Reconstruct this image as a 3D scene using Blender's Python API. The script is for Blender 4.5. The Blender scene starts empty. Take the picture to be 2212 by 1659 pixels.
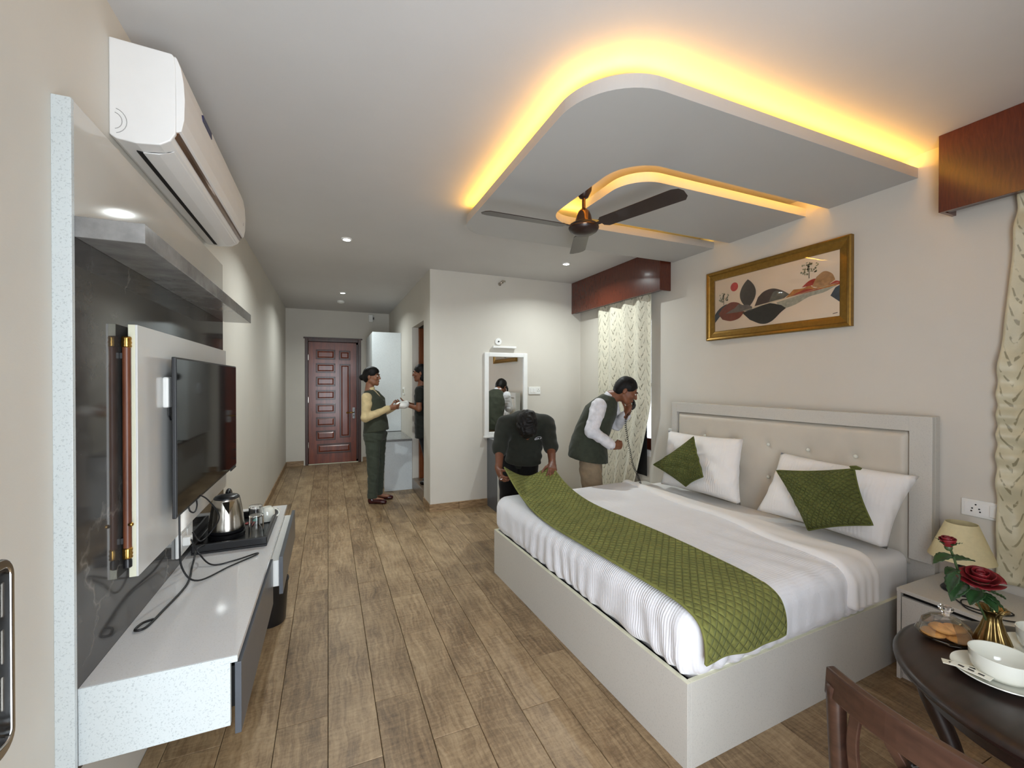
import bpy, bmesh, math, random
import numpy as np
from mathutils import Vector, Matrix
random.seed(7)
scene = bpy.context.scene
COL = scene.collection
PI = math.pi

# ---------------------------------------------------------------- camera
cam_data = bpy.data.cameras.new('camera')
cam_data.sensor_fit = 'HORIZONTAL'; cam_data.sensor_width = 36.0
cam_data.lens = 927.0 / 2212.0 * 36.0
cam_data.clip_start = 0.02
cam = bpy.data.objects.new('camera', cam_data); COL.objects.link(cam)
cam.location = (0, 0, 1.475)
cam.rotation_euler = (math.radians(90 - 0.35), 0, math.radians(-23.2))
scene.camera = cam

# ---------------------------------------------------------------- world, daylight, exposure
world = bpy.data.worlds.new('sky'); scene.world = world; world.use_nodes = True
bg = world.node_tree.nodes['Background']
bg.inputs[0].default_value = (0.86, 0.93, 1.0, 1); bg.inputs[1].default_value = 3.2

def area_light(name, loc, direction, sx, sy, energy, col, spread=180):
    l = bpy.data.lights.new(name, 'AREA'); l.shape = 'RECTANGLE'; l.size = sx; l.size_y = sy
    l.energy = energy; l.color = col; l.spread = math.radians(spread)
    o = bpy.data.objects.new(name, l); COL.objects.link(o); o.location = loc
    o.rotation_euler = Vector(direction).to_track_quat('-Z', 'Y').to_euler()
    return o
# daylight entering by the open balcony door behind the camera
area_light('balcony_daylight', (0.24, -0.38, 1.16), (0.06, 1, 0.05), 1.26, 2.1, 36, (0.84, 0.92, 1.0))

vs = scene.view_settings
vs.view_transform = 'Standard'; vs.look = 'None'; vs.gamma = 1.0; vs.use_curve_mapping = False
vs.exposure = 0.42

# ---------------------------------------------------------------- helpers
def lin(c):
    return tuple((v/12.92 if v <= .04045 else ((v+.055)/1.055)**2.4) for v in (x/255. for x in c))
def col4(c): return lin(c) + (1,)

class NT:
    """tiny node-graph helper"""
    def __init__(s, name):
        s.m = bpy.data.materials.new(name); s.m.use_nodes = True
        s.t = s.m.node_tree; s.n = s.t.nodes; s.l = s.t.links
        s.b = s.n['Principled BSDF']
    def new(s, typ, **kw):
        x = s.n.new(typ)
        for k, v in kw.items(): setattr(x, k, v)
        return x
    def put(s, sock, v):
        if v is None: return
        if hasattr(v, 'is_output') or isinstance(v, bpy.types.NodeSocket): s.l.new(v, sock)
        else: sock.default_value = v
    def math(s, op, a, b=None, c=None, clamp=False):
        x = s.new('ShaderNodeMath', operation=op); x.use_clamp = clamp
        for i, v in enumerate((a, b, c)):
            if v is not None: s.put(x.inputs[i], v)
        return x.outputs[0]
    def vmath(s, op, a, b=None):
        x = s.new('ShaderNodeVectorMath', operation=op)
        s.put(x.inputs[0], a)
        if b is not None: s.put(x.inputs[1], b)
        return x.outputs[0]
    def coord(s, kind='Object'): return s.new('ShaderNodeTexCoord').outputs[kind]
    def mapping(s, vec, scale=(1,1,1), loc=(0,0,0), rot=(0,0,0)):
        x = s.new('ShaderNodeMapping'); s.l.new(vec, x.inputs[0])
        x.inputs['Scale'].default_value = scale; x.inputs['Location'].default_value = loc; x.inputs['Rotation'].default_value = rot
        return x.outputs[0]
    def noise(s, vec, scale, detail=3, rough=.55, out='Fac'):
        x = s.new('ShaderNodeTexNoise'); s.l.new(vec, x.inputs['Vector'])
        x.inputs['Scale'].default_value = scale; x.inputs['Detail'].default_value = detail; x.inputs['Roughness'].default_value = rough
        return x.outputs[out]
    def ramp(s, fac, stops):
        x = s.new('ShaderNodeValToRGB'); s.put(x.inputs[0], fac)
        e = x.color_ramp.elements
        while len(e) < len(stops): e.new(.5)
        for i, (p, c) in enumerate(stops):
            e[i].position = p; e[i].color = c if len(c) == 4 else tuple(c)+(1,)
        return x.outputs[0]
    def mix(s, fac, a, b, typ='MIX'):
        x = s.new('ShaderNodeMix', data_type='RGBA', blend_type=typ)
        s.put(x.inputs[0], fac); s.put(x.inputs[6], a); s.put(x.inputs[7], b)
        return x.outputs[2]
    def bump(s, h, strength=.2, dist=.01, normal=None):
        x = s.new('ShaderNodeBump'); s.put(x.inputs['Height'], h)
        x.inputs['Strength'].default_value = strength; x.inputs['Distance'].default_value = dist
        if normal is not None: s.l.new(normal, x.inputs['Normal'])
        s.l.new(x.outputs[0], s.b.inputs['Normal']); return x.outputs[0]
    def sep(s, vec):
        x = s.new('ShaderNodeSeparateXYZ'); s.l.new(vec, x.inputs[0]); return x.outputs
    def set(s, **kw):
        names = dict(col='Base Color', rough='Roughness', metal='Metallic', coat='Coat Weight', coatr='Coat Roughness', sheen='Sheen Weight',
                     trans='Transmission Weight', ior='IOR', ecol='Emission Color', estr='Emission Strength', spec='Specular IOR Level', alpha='Alpha', sss='Subsurface Weight')
        for k, v in kw.items(): s.put(s.b.inputs[names[k]], v)
        return s

MATS = {}
def flat(name, c, rough=.5, metal=0., var=.06, nscale=14., bump=0., bscale=120., **kw):
    """procedural material: base colour with a faint noise variation and optional fine relief"""
    if name in MATS: return MATS[name]
    g = NT(name); v = g.coord('Object')
    a = lin(c); lo = tuple(max(0, x*(1-var)) for x in a); hi = tuple(min(1, x*(1+var)) for x in a)
    g.set(col=g.ramp(g.noise(v, nscale, 4), [(.3, lo), (.7, hi)]), rough=rough, metal=metal, **kw)
    if bump: g.bump(g.noise(v, bscale, 3), bump, .004)
    MATS[name] = g.m; return g.m

# --- object helpers
PM = {}
def thing(name, label, cat, loc=(0,0,0), rotz=0., group=None):
    o = bpy.data.objects.new(name, None); COL.objects.link(o); o.empty_display_size = .05
    o.location = loc; o.rotation_euler = (0, 0, rotz)
    PM[o] = Matrix.Translation(Vector(loc)) @ Matrix.Rotation(rotz, 4, 'Z')
    tag(o, label, cat, group); return o
def tag(o, label, cat, group=None):
    o['label'] = label; o['category'] = cat
    if group: o['group'] = group
    return o

class G:
    """geometry collector: one G becomes one mesh object"""
    def __init__(s): s.v = []; s.f = []; s.uv = None
    def add(s, vs, fs):
        o = len(s.v); s.v += [tuple(map(float, p)) for p in vs]; s.f += [tuple(o+i for i in f) for f in fs]; return s
    def box(s, x0, x1, y0, y1, z0, z1, M=None):
        x0, x1 = min(x0,x1), max(x0,x1); y0, y1 = min(y0,y1), max(y0,y1); z0, z1 = min(z0,z1), max(z0,z1)
        vs = [(x0,y0,z0),(x1,y0,z0),(x1,y1,z0),(x0,y1,z0),(x0,y0,z1),(x1,y0,z1),(x1,y1,z1),(x0,y1,z1)]
        if M is not None: vs = [M @ Vector(p) for p in vs]
        return s.add(vs, [(0,3,2,1),(4,5,6,7),(0,1,5,4),(1,2,6,5),(2,3,7,6),(3,0,4,7)])
    def prism(s, poly, fn, a, b):
        """poly 2-D (counter-clockwise), fn(p, q, h) -> xyz, extruded from h=a to h=b"""
        n = len(poly)
        vs = [fn(p[0], p[1], a) for p in poly] + [fn(p[0], p[1], b) for p in poly]
        fs = [tuple(range(n))[::-1], tuple(range(n, 2*n))] + [(i, (i+1) % n, n+(i+1) % n, n+i) for i in range(n)]
        return s.add(vs, fs)
    def lathe(s, prof, n=32, M=None, close=True):
        """prof: list of (r, z) from bottom to top, spun about z"""
        vs = []; fs = []; m = len(prof)
        for r, z in prof:
            for i in range(n):
                a = 2*PI*i/n; vs.append((r*math.cos(a), r*math.sin(a), z))
        for j in range(m-1):
            for i in range(n):
                k = (i+1) % n; fs.append((j*n+i, j*n+k, (j+1)*n+k, (j+1)*n+i))
        if close:
            if prof[0][0] > 1e-5: fs.append(tuple(range(n))[::-1])
            if prof[-1][0] > 1e-5: fs.append(tuple(range((m-1)*n, m*n)))
        if M is not None: vs = [M @ Vector(p) for p in vs]
        return s.add(vs, fs)
    def tube(s, path, r, n=8, caps=True, flatn=None):
        P = [Vector(p) for p in path]; m = len(P)
        R = r if hasattr(r, '__len__') else [r]*m
        vs = []; fs = []
        t0 = (P[1]-P[0]).normalized(); ref = Vector((0,0,1)) if abs(t0.z) < .9 else Vector((1,0,0))
        nrm = (ref - t0*ref.dot(t0)).normalized()
        for i in range(m):
            t = (P[min(i+1, m-1)] - P[max(i-1, 0)]).normalized()
            nrm = (nrm - t*nrm.dot(t)).normalized(); b = t.cross(nrm)
            for k in range(n):
                a = 2*PI*k/n; vs.append(P[i] + (nrm*math.cos(a) + b*math.sin(a))*R[i])
        for i in range(m-1):
            for k in range(n):
                q = (k+1) % n; fs.append((i*n+k, i*n+q, (i+1)*n+q, (i+1)*n+k))
        if caps: fs += [tuple(range(n))[::-1], tuple(range((m-1)*n, m*n))]
        return s.add(vs, fs)
    def sweep(s, path, sect, up=(0,0,1)):
        """sweep a 2-D section (side, up) along a path with a fixed up vector"""
        P = [Vector(p) for p in path]; m = len(P); n = len(sect); U = Vector(up); vs = []; fs = []
        for i in range(m):
            t = (P[min(i+1, m-1)] - P[max(i-1, 0)]); t = (t - U*t.dot(U)).normalized(); sd = t.cross(U)
            for a, b in sect: vs.append(P[i] + sd*a + U*b)
        for i in range(m-1):
            for k in range(n):
                q = (k+1) % n; fs.append((i*n+k, i*n+q, (i+1)*n+q, (i+1)*n+k))
        fs += [tuple(range(n))[::-1], tuple(range((m-1)*n, m*n))]
        return s.add(vs, fs)
    def grid(s, fn, nu, nv, uvfn=None):
        vs = [fn(i/nu, j/nv) for j in range(nv+1) for i in range(nu+1)]
        fs = [(j*(nu+1)+i, j*(nu+1)+i+1, (j+1)*(nu+1)+i+1, (j+1)*(nu+1)+i) for j in range(nv) for i in range(nu)]
        if uvfn: s.uv = (s.uv or []) + [uvfn(i/nu, j/nv) for j in range(nv+1) for i in range(nu+1)]
        return s.add(vs, fs)
    def ball(s, c, r, n=12, M=None):
        r = r if hasattr(r, '__len__') else (r, r, r); m = max(6, n//2+1)
        prof = [(max(1e-6, math.sin(PI*j/m)), -math.cos(PI*j/m)) for j in range(m+1)]
        T = Matrix.Translation(Vector(c)) @ (M or Matrix()) @ Matrix.Diagonal(Vector(tuple(r)+(1,)))
        return s.lathe(prof, n, T, close=False)
    def build(s, name, mat, parent=None, local=False, bevel=0., smooth=False, seg=2, solid=0., fix=False, smooth_angle=None):
        me = bpy.data.meshes.new(name)
        vs = s.v; loc = None
        if parent is None and not local and not fix:
            a = np.array(vs); loc = Vector(((a[:,0].min()+a[:,0].max())/2, (a[:,1].min()+a[:,1].max())/2, a[:,2].min()))
        me.from_pydata(vs, [], s.f)
        bm = bmesh.new(); bm.from_mesh(me); bmesh.ops.recalc_face_normals(bm, faces=bm.faces); bm.to_mesh(me); bm.free()
        if s.uv:
            ul = me.uv_layers.new(name='uv'); li = np.zeros(len(me.loops), dtype=np.int32); me.loops.foreach_get('vertex_index', li)
            ul.data.foreach_set('uv', np.array(s.uv, dtype=np.float32)[li].ravel())
        me.materials.append(mat)
        return link(name, me, parent, local, bevel, smooth, seg, solid, loc, smooth_angle)

def link(name, me, parent=None, local=False, bevel=0., smooth=False, seg=2, solid=0., loc=None, smooth_angle=None):
    o = bpy.data.objects.new(name, me); COL.objects.link(o)
    if loc is not None:
        me.transform(Matrix.Translation(-loc)); o.location = loc
    if parent is not None:
        o.parent = parent
        if parent in PM and not local: o.matrix_parent_inverse = PM[parent].inverted()
    if smooth: me.polygons.foreach_set('use_smooth', [True]*len(me.polygons))
    if solid: md = o.modifiers.new('solid', 'SOLIDIFY'); md.thickness = solid; md.offset = 0
    if bevel:
        md = o.modifiers.new('bevel', 'BEVEL'); md.width = bevel; md.segments = seg; md.limit_method = 'ANGLE'; md.angle_limit = math.radians(40)
    if smooth_angle: me.set_sharp_from_angle(angle=math.radians(smooth_angle))
    return o
def struct(o): o['kind'] = 'structure'; return o
def bx(name, mat, x0, x1, y0, y1, z0, z1, parent=None, bevel=.002, **kw):
    return G().box(x0, x1, y0, y1, z0, z1).build(name, mat, parent, bevel=bevel, **kw)
def dup(o, M=None, parent=None, label=None, group=None):
    """copy a thing with its parts; M is applied to the copied root"""
    c = o.copy(); COL.objects.link(c); c.parent = parent
    if M is not None: c.matrix_basis = M
    if label: c['label'] = label
    if group: c['group'] = group
    for ch in [x for x in bpy.data.objects if x.parent is o]:
        q = dup(ch, None, c); q.matrix_parent_inverse = ch.matrix_parent_inverse.copy()
    return c
def bez(p0, p1, p2, p3, n=12):
    P = [Vector(p) for p in (p0, p1, p2, p3)]
    return [P[0]*(1-t)**3 + P[1]*3*t*(1-t)**2 + P[2]*3*t*t*(1-t) + P[3]*t**3 for t in (i/n for i in range(n+1))]
def crom(pts, n=8):
    """Catmull-Rom through points"""
    P = [Vector(p) for p in pts]; P = [P[0]*2-P[1]] + P + [P[-1]*2-P[-2]]; out = []
    for i in range(1, len(P)-2):
        a, b, c, d = P[i-1:i+3]
        for k in range(n):
            t = k/n; out.append(.5*((2*b) + (c-a)*t + (2*a-5*b+4*c-d)*t*t + (-a+3*b-3*c+d)*t**3))
    out.append(P[-2]); return out
# ---------------------------------------------------------------- materials
def wall_mat(name, c):
    g = NT(name); v = g.coord('Object')
    a = lin(c)
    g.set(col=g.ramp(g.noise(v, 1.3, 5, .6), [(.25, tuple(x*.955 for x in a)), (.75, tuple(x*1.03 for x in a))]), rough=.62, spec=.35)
    g.bump(g.math('ADD', g.noise(v, 240, 2), g.math('MULTIPLY', g.noise(v, 9, 3), .6)), .16, .002)
    return g.m
M_WALL = wall_mat('painted_wall', (212, 207, 197))
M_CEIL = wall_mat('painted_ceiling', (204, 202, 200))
M_SLAB = wall_mat('shaded_slab_paint', (188, 187, 184))  # white slab paint darkened to carry the shade on its underside

def plank_mat():
    g = NT('wood_look_tile'); v = g.coord('Object')
    rnd = g.new('ShaderNodeObjectInfo').outputs['Random']
    off = g.new('ShaderNodeCombineXYZ'); g.l.new(g.math('MULTIPLY', rnd, 37.), off.inputs[0]); g.l.new(g.math('MULTIPLY', rnd, 91.), off.inputs[1])
    p = g.vmath('ADD', v, off.outputs[0])
    warp = g.vmath('ADD', p, g.vmath('MULTIPLY', g.noise(p, 3.5, 3, .6, 'Color'), (.09, .09, 0)))
    grain = g.noise(g.mapping(warp, (26, 1.6, 1)), 2.2, 6, .62)
    saw = g.noise(g.mapping(warp, (5, 42, 1)), 1.6, 4, .7)
    blot = g.noise(g.mapping(p, (3.2, 1.5, 1)), 1.6, 5, .62)
    fac = g.math('ADD', g.math('MULTIPLY', grain, .42), g.math('ADD', g.math('MULTIPLY', saw, .24), g.math('MULTIPLY', blot, .46)))
    fine = g.noise(g.mapping(p, (1, .8, 1)), 75, 3, .7)
    fac = g.math('ADD', fac, g.math('ADD', g.math('MULTIPLY', g.math('SUBTRACT', rnd, .5), .07), g.math('MULTIPLY', g.math('SUBTRACT', fine, .5), .16)))
    c = g.ramp(fac, [(.36, lin((80, 62, 43))), (.5, lin((128, 105, 77))), (.6, lin((157, 133, 101))), (.74, lin((186, 162, 128)))])
    g.set(col=c, rough=g.math('ADD', g.math('MULTIPLY', grain, .25), .30), spec=.45)
    g.bump(g.math('ADD', grain, g.math('MULTIPLY', saw, .6)), .22, .003)
    return g.m
M_PLANK = plank_mat()
M_GROUT = flat('dark_grout', (58, 48, 38), .8)

def skirting_mat():
    g = NT('wood_look_skirting'); v = g.coord('Object')
    c = g.ramp(g.noise(g.mapping(v, (4, 4, 26)), 2.5, 5, .6), [(.35, lin((118, 92, 64))), (.65, lin((172, 143, 108)))])
    g.set(col=c, rough=.4); return g.m
M_SKIRT = skirting_mat()

def wood(name, c1, c2, rough=.25, axis=2, scale=1., coat=0.3):
    g = NT(name); v = g.coord('Object'); sc = [14, 14, 14]; sc[axis] = 1.1
    p = g.vmath('ADD', v, g.vmath('MULTIPLY', g.noise(v, 4, 2, .5, 'Color'), (.06, .06, .06)))
    n = g.noise(g.mapping(p, tuple(s*scale for s in sc)), 3, 6, .6)
    g.set(col=g.ramp(n, [(.3, lin(c1)), (.7, lin(c2))]), rough=rough, coat=coat, coatr=.12)
    g.bump(n, .06, .002); return g.m
M_DOOR = wood('polished_door_wood', (98, 37, 16), (138, 62, 30), .28, 2, .5, coat=.25)
M_DOORD = wood('dark_frame_wood', (52, 28, 22), (78, 44, 34), .35, 2)
M_PELMET = wood('pelmet_veneer', (78, 33, 19), (98, 44, 25), .22, 2, 3., coat=.4)
M_TABLE = wood('dark_rosewood', (24, 15, 12), (42, 26, 21), .36, 0, coat=.0)
M_CHAIR = wood('chair_wood', (48, 31, 24), (76, 52, 40), .34, 1, coat=.1)
M_ORANGEWOOD = wood('bathroom_door_wood', (112, 58, 26), (150, 84, 42), .35, 2)

def laminate(name, c, rough=.28, fleck=(150, 158, 160), amount=.5):
    """white laminate with fine linear flecks"""
    g = NT(name); v = g.coord('Object')
    f = g.noise(g.mapping(v, (1, 1, 1), rot=(.4, .3, .5)), 190, 2, .7)
    m = g.ramp(f, [(.56, (0, 0, 0)), (.66, (1, 1, 1))])
    big = g.noise(v, 3, 3)
    base = g.ramp(big, [(.3, tuple(x*.97 for x in lin(c))), (.7, lin(c))])
    g.set(col=g.mix(g.math('MULTIPLY', m, amount), base, col4(fleck)), rough=rough, spec=.4); return g.m
M_LAM = laminate('white_fleck_laminate', (207, 213, 213))
M_GLOSS = laminate('glossy_counter_laminate', (222, 222, 222), .07, (198, 196, 192), .4)
M_BEDLAM = laminate('grey_fleck_laminate', (205, 202, 194), .38, (176, 174, 168), .5)
M_WARD = laminate('wardrobe_laminate', (216, 222, 224), .3)

def marble(name='black_marble_sheet'):
    g = NT(name); v = g.coord('Object')
    w = g.vmath('ADD', v, g.vmath('MULTIPLY', g.noise(v, 2.2, 5, .6, 'Color'), (.5, .5, .5)))
    x = g.new('ShaderNodeTexVoronoi', feature='DISTANCE_TO_EDGE'); g.l.new(w, x.inputs['Vector']); x.inputs['Scale'].default_value = 2.1
    vein = g.ramp(x.outputs['Distance'], [(.0, (1,1,1)), (.012, (.35,.35,.35)), (.035, (0,0,0))])
    mask = g.ramp(g.noise(v, 2.4, 3), [(.48, (0,0,0)), (.66, (1,1,1))])
    base = g.ramp(g.noise(w, 4, 6, .65), [(.3, lin((50, 48, 47))), (.7, lin((84, 82, 80)))])
    g.set(col=g.mix(g.math('MULTIPLY', g.math('MULTIPLY', vein, mask), .55), base, col4((168, 162, 154))), rough=.07, spec=.6); return g.m
M_MARBLE = marble()
def greystone():
    g = NT('grey_stone_laminate'); v = g.coord('Object')
    g.set(col=g.ramp(g.noise(v, 7, 6, .65), [(.3, lin((104, 102, 100))), (.7, lin((150, 148, 145)))]), rough=.18); return g.m
M_STONE = greystone()
M_GRANITE = flat('grey_granite', (128, 128, 126), .22, var=.25, nscale=90)
M_BEIGEGLOSS = flat('beige_gloss_sheet', (205, 200, 190), .09, var=.04, nscale=2)
M_CREAM = flat('cream_edge', (224, 222, 198), .4, var=.03)
M_BOARD = flat('grey_white_gloss_board', (212, 211, 207), .12, var=.03, nscale=3)
M_DRAWER = flat('charcoal_laminate', (84, 88, 94), .3, var=.08)
M_WHITEPL = flat('white_plastic', (236, 236, 232), .3, var=.015)
M_WHITEPT = flat('white_paint', (238, 238, 236), .4, var=.02)
M_ACW = flat('air_conditioner_white', (233, 231, 228), .32, var=.012)
M_BLACKPL = flat('black_plastic', (22, 22, 24), .32, var=.1)
M_BLACKMT = flat('black_matte', (12, 11, 12), .7, var=.1)
M_CABLE = flat('cable_black', (20, 20, 22), .45)
M_CHROME = flat('chrome', (205, 205, 205), .12, 1., .04)
M_STEEL = flat('brushed_steel', (196, 190, 180), .2, 1., .05, 30)
M_BRASS = flat('brass', (190, 150, 80), .22, 1., .08)
M_BRASSA = flat('antique_brass', (142, 120, 76), .28, 1., .18, 60)
M_COPPER = wood('copper_brown_pole', (72, 34, 20), (122, 70, 44), .4, 2, coat=.1)
M_GOLD = flat('gold_frame', (146, 112, 50), .34, .75, .14, 40)
M_GOLDD = flat('gold_frame_dark', (96, 66, 24), .4, .7, .15, 40)
M_FANBR = flat('fan_brown', (40, 22, 19), .4, .0, .08, coat=.15)
M_FANMT = flat('fan_bronze', (120, 88, 66), .18, .9, .08)
M_CERAMIC = flat('white_ceramic', (226, 227, 216), .12, var=.01, coat=.5)
M_SHADE = flat('cream_lampshade', (212, 200, 158), .7, var=.04, nscale=60)
M_CONTACT = flat('dark_slot', (40, 38, 36), .5)
M_MARK = flat('embossed_line', (160, 158, 155), .5)

def glass(name, c=(1,1,1), rough=.0):
    g = NT(name); g.set(col=tuple(c)+(1,), rough=rough, trans=1., ior=1.45); MATS[name] = g.m; return g.m
M_GLASS = glass('clear_glass')
def thin_glass():
    g = NT('thin_glass'); out = g.n['Material Output']
    fr = g.new('ShaderNodeFresnel'); fr.inputs[0].default_value = 1.45
    tr = g.new('ShaderNodeBsdfTransparent'); gl = g.new('ShaderNodeBsdfGlossy'); gl.inputs['Roughness'].default_value = .02
    mx = g.new('ShaderNodeMixShader'); g.l.new(g.math('MULTIPLY', fr.outputs[0], .6), mx.inputs[0]); g.l.new(tr.outputs[0], mx.inputs[1]); g.l.new(gl.outputs[0], mx.inputs[2])
    g.l.new(mx.outputs[0], out.inputs['Surface']); g.n.remove(g.b); return g.m
M_THIN = thin_glass()
def mirror():
    g = NT('mirror_silver'); v = g.coord('Object')
    g.set(col=g.ramp(g.noise(v, 3, 2), [(.3, (.80,.81,.80)), (.7, (.84,.85,.84))]), rough=.01, metal=1.); return g.m
M_MIRROR = mirror()
def screen():
    g = NT('tv_screen'); v = g.coord('Object')
    g.set(col=g.ramp(g.noise(v, 4, 2), [(.3, (.004,.004,.005)), (.7, (.006,.006,.007))]), rough=.05, spec=.42); return g.m
M_SCREEN = screen()
def emit(name, c, strength):
    g = NT(name); g.set(col=tuple(c)+(1,), ecol=tuple(c)+(1,), estr=strength); return g.m
M_LED = emit('warm_led', (1.0, .62, .10), 6.)
M_LAMP = emit('downlight_lens', (.94, 1.0, 1.0), 28.)

def linen(name, c, rib=160., rough=.8, axis='XY', strength=.25):
    """white bed linen with a fine raised stripe and soft crumple"""
    g = NT(name); v = g.coord('Object'); s = g.sep(v)
    r1 = g.math('SINE', g.math('MULTIPLY', g.math('ADD', s[1], g.math('MULTIPLY', g.noise(v, 6, 3), .02)), rib))
    patch = g.ramp(g.noise(g.mapping(v, (1, 6, 1)), 2.2, 3), [(.42, (0,0,0)), (.58, (1,1,1))])
    a = lin(c)
    g.set(col=g.ramp(g.noise(v, 5, 4), [(.3, tuple(x*.97 for x in a)), (.7, a)]), rough=rough, sheen=.15, spec=.2)
    h = g.math('ADD', g.math('MULTIPLY', g.math('MULTIPLY', r1, g.math('ADD', g.math('MULTIPLY', patch, .7), .3)), .35), g.math('MULTIPLY', g.noise(g.mapping(v, (9, 3, 9)), 2.5, 5, .6), 1.5))
    g.bump(h, strength, .006); return g.m
M_SHEET = linen('white_duvet_linen', (236, 237, 241), 520., strength=.4)
M_SHEET2 = linen('white_fitted_sheet', (238, 236, 234), 30., strength=.15)
M_PILLOW = linen('white_pillow_linen', (240, 238, 236), 330., strength=.3, axis='Y')

def velvet(name, c, uvscale=22.):
    g = NT(name); uv = g.coord('UV'); s = g.sep(uv)
    a = g.math('ADD', g.math('MULTIPLY', s[0], uvscale), g.math('MULTIPLY', s[1], uvscale))
    b = g.math('SUBTRACT', g.math('MULTIPLY', s[0], uvscale), g.math('MULTIPLY', s[1], uvscale))
    fa = g.math('ABSOLUTE', g.math('SINE', g.math('MULTIPLY', a, PI))); fb = g.math('ABSOLUTE', g.math('SINE', g.math('MULTIPLY', b, PI)))
    h = g.math('POWER', g.math('MINIMUM', fa, fb), .45)
    n = g.noise(g.coord('Object'), 9, 5, .65)
    cc = lin(c)
    g.set(col=g.ramp(n, [(.3, tuple(x*.8 for x in cc)), (.7, tuple(x*1.18 for x in cc))]), rough=.85, sheen=.2, spec=.15)
    g.b.inputs['Sheen Tint'].default_value = (.62, .7, .32, 1)
    g.bump(h, 1., .012); return g.m
M_VELVET = velvet('green_quilted_velvet', (122, 124, 68))
M_VELVETC = velvet('green_cushion_velvet', (92, 97, 50), 26.)

def upholstery():
    g = NT('beige_upholstery'); v = g.coord('Object'); a = lin((208, 201, 188))
    g.set(col=g.ramp(g.noise(v, 6, 4), [(.3, tuple(x*.93 for x in a)), (.7, a)]), rough=.45, spec=.35)
    g.bump(g.noise(v, 160, 3), .12, .002); return g.m
M_UPH = upholstery()

def curtain_mat(name, c1, c2, line):
    """cream satin with embroidered curling twigs; uv in metres"""
    g = NT(name); uv = g.coord('UV'); s = g.sep(uv)
    W = .115; H = .10
    cu = g.math('DIVIDE', s[0], W); ci = g.math('FLOOR', cu)
    x = g.math('ABSOLUTE', g.math('SUBTRACT', g.math('SUBTRACT', cu, ci), .5))           # 0..0.5 from the stem
    sgn = g.math('SIGN', g.math('SUBTRACT', g.math('SUBTRACT', cu, ci), .5))
    rise = g.math('MULTIPLY', g.math('POWER', g.math('MULTIPLY', x, 2.), 1.7), 1.25)
    y = g.math('SUBTRACT', g.math('ADD', g.math('DIVIDE', s[1], H), g.math('MULTIPLY', ci, .37)), rise)
    y = g.math('ADD', y, g.math('MULTIPLY', sgn, .14))
    y = g.math('ADD', y, g.math('MULTIPLY', g.noise(uv, 9, 2), .5))
    fr = g.math('ABSOLUTE', g.math('SUBTRACT', g.math('FRACT', y), .5))
    ln = g.ramp(fr, [(.0, (1,1,1)), (.07, (1,1,1)), (.12, (0,0,0))])
    fade = g.ramp(x, [(.0, (1,1,1)), (.36, (1,1,1)), (.45, (0,0,0))])
    alt = g.ramp(g.noise(uv, 30, 1), [(.40, (0,0,0)), (.5, (1,1,1))])
    m = g.math('MULTIPLY', g.math('MULTIPLY', ln, fade), alt)
    soft = g.ramp(g.noise(uv, 7, 4), [(.3, lin(c2)), (.7, lin(c1))])
    g.set(col=g.mix(g.math('MULTIPLY', m, .85), soft, col4(line)), rough=.42, sheen=.2)
    g.bump(g.math('ADD', g.math('MULTIPLY', m, -.5), g.noise(uv, 60, 3)), .25, .003)
    return g.m
M_CURT = curtain_mat('cream_twig_curtain', (220, 214, 194), (204, 200, 182), (118, 114, 94))
M_CURT2 = curtain_mat('cream_twig_curtain_crumpled', (210, 202, 172), (188, 180, 150), (132, 124, 94))

def cloth(name, c, rough=.85, var=.12, bscale=260, bump=.12):
    g = NT(name); v = g.coord('Object'); a = lin(c)
    g.set(col=g.ramp(g.noise(v, 26, 4), [(.3, tuple(x*(1-var) for x in a)), (.7, tuple(min(1, x*(1+var)) for x in a))]), rough=rough, spec=.2, sheen=.1)
    g.bump(g.math('ADD', g.noise(v, bscale, 2), g.math('MULTIPLY', g.noise(g.mapping(v, (1,1,.6)), 20, 3), 1.4)), bump, .004); return g.m
M_VESTG = cloth('dark_green_suiting', (60, 64, 53))
M_TROUSG = cloth('green_trouser_cloth', (64, 70, 60))
M_YELLOW = cloth('cream_yellow_shirt', (206, 186, 142))
M_WHITESH = cloth('white_shirt_cotton', (222, 222, 228))
M_BLACKSH = cloth('black_green_shirt', (40, 42, 36))
M_BLACKTR = cloth('black_trousers', (20, 19, 20))
M_KHAKI = cloth('khaki_trousers', (150, 132, 108))
M_KURTA = cloth('black_uniform', (34, 36, 32))
M_SHOE = flat('oxblood_leather', (58, 20, 22), .22, var=.1)
M_SHOEB = flat('black_leather', (16, 15, 15), .3, var=.1)
def skin(name, c):
    g = NT(name); v = g.coord('Object'); a = lin(c)
    g.set(col=g.ramp(g.noise(v, 18, 4), [(.3, tuple(x*.88 for x in a)), (.7, tuple(x*1.08 for x in a))]), rough=.48, sss=.06, spec=.4); return g.m
M_SKINW = skin('brown_skin', (140, 96, 72)); M_SKINM = skin('brown_skin_tanned', (128, 82, 58)); M_SKIND = skin('brown_skin_dark', (112, 70, 50))
def hairm():
    g = NT('black_hair'); v = g.coord('Object')
    n = g.noise(g.mapping(v, (50, 50, 12)), 3, 4, .7)
    g.set(col=g.ramp(n, [(.3, (.003,.0026,.0024)), (.75, (.010,.0085,.008))]), rough=.5, spec=.22); g.bump(n, .5, .004); return g.m
M_HAIR = hairm()
M_EYEW = flat('eye_white', (215, 208, 200), .2); M_EYED = flat('eye_iris', (26, 16, 12), .1); M_LIP = flat('lip', (116, 58, 50), .4)
M_LEAF = flat('rose_leaf', (38, 66, 34), .4, var=.25, nscale=60)
M_STEM = flat('rose_stem', (56, 72, 40), .5)
M_ROSE = flat('rose_petal', (104, 6, 16), .6, var=.25, nscale=50)
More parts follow.
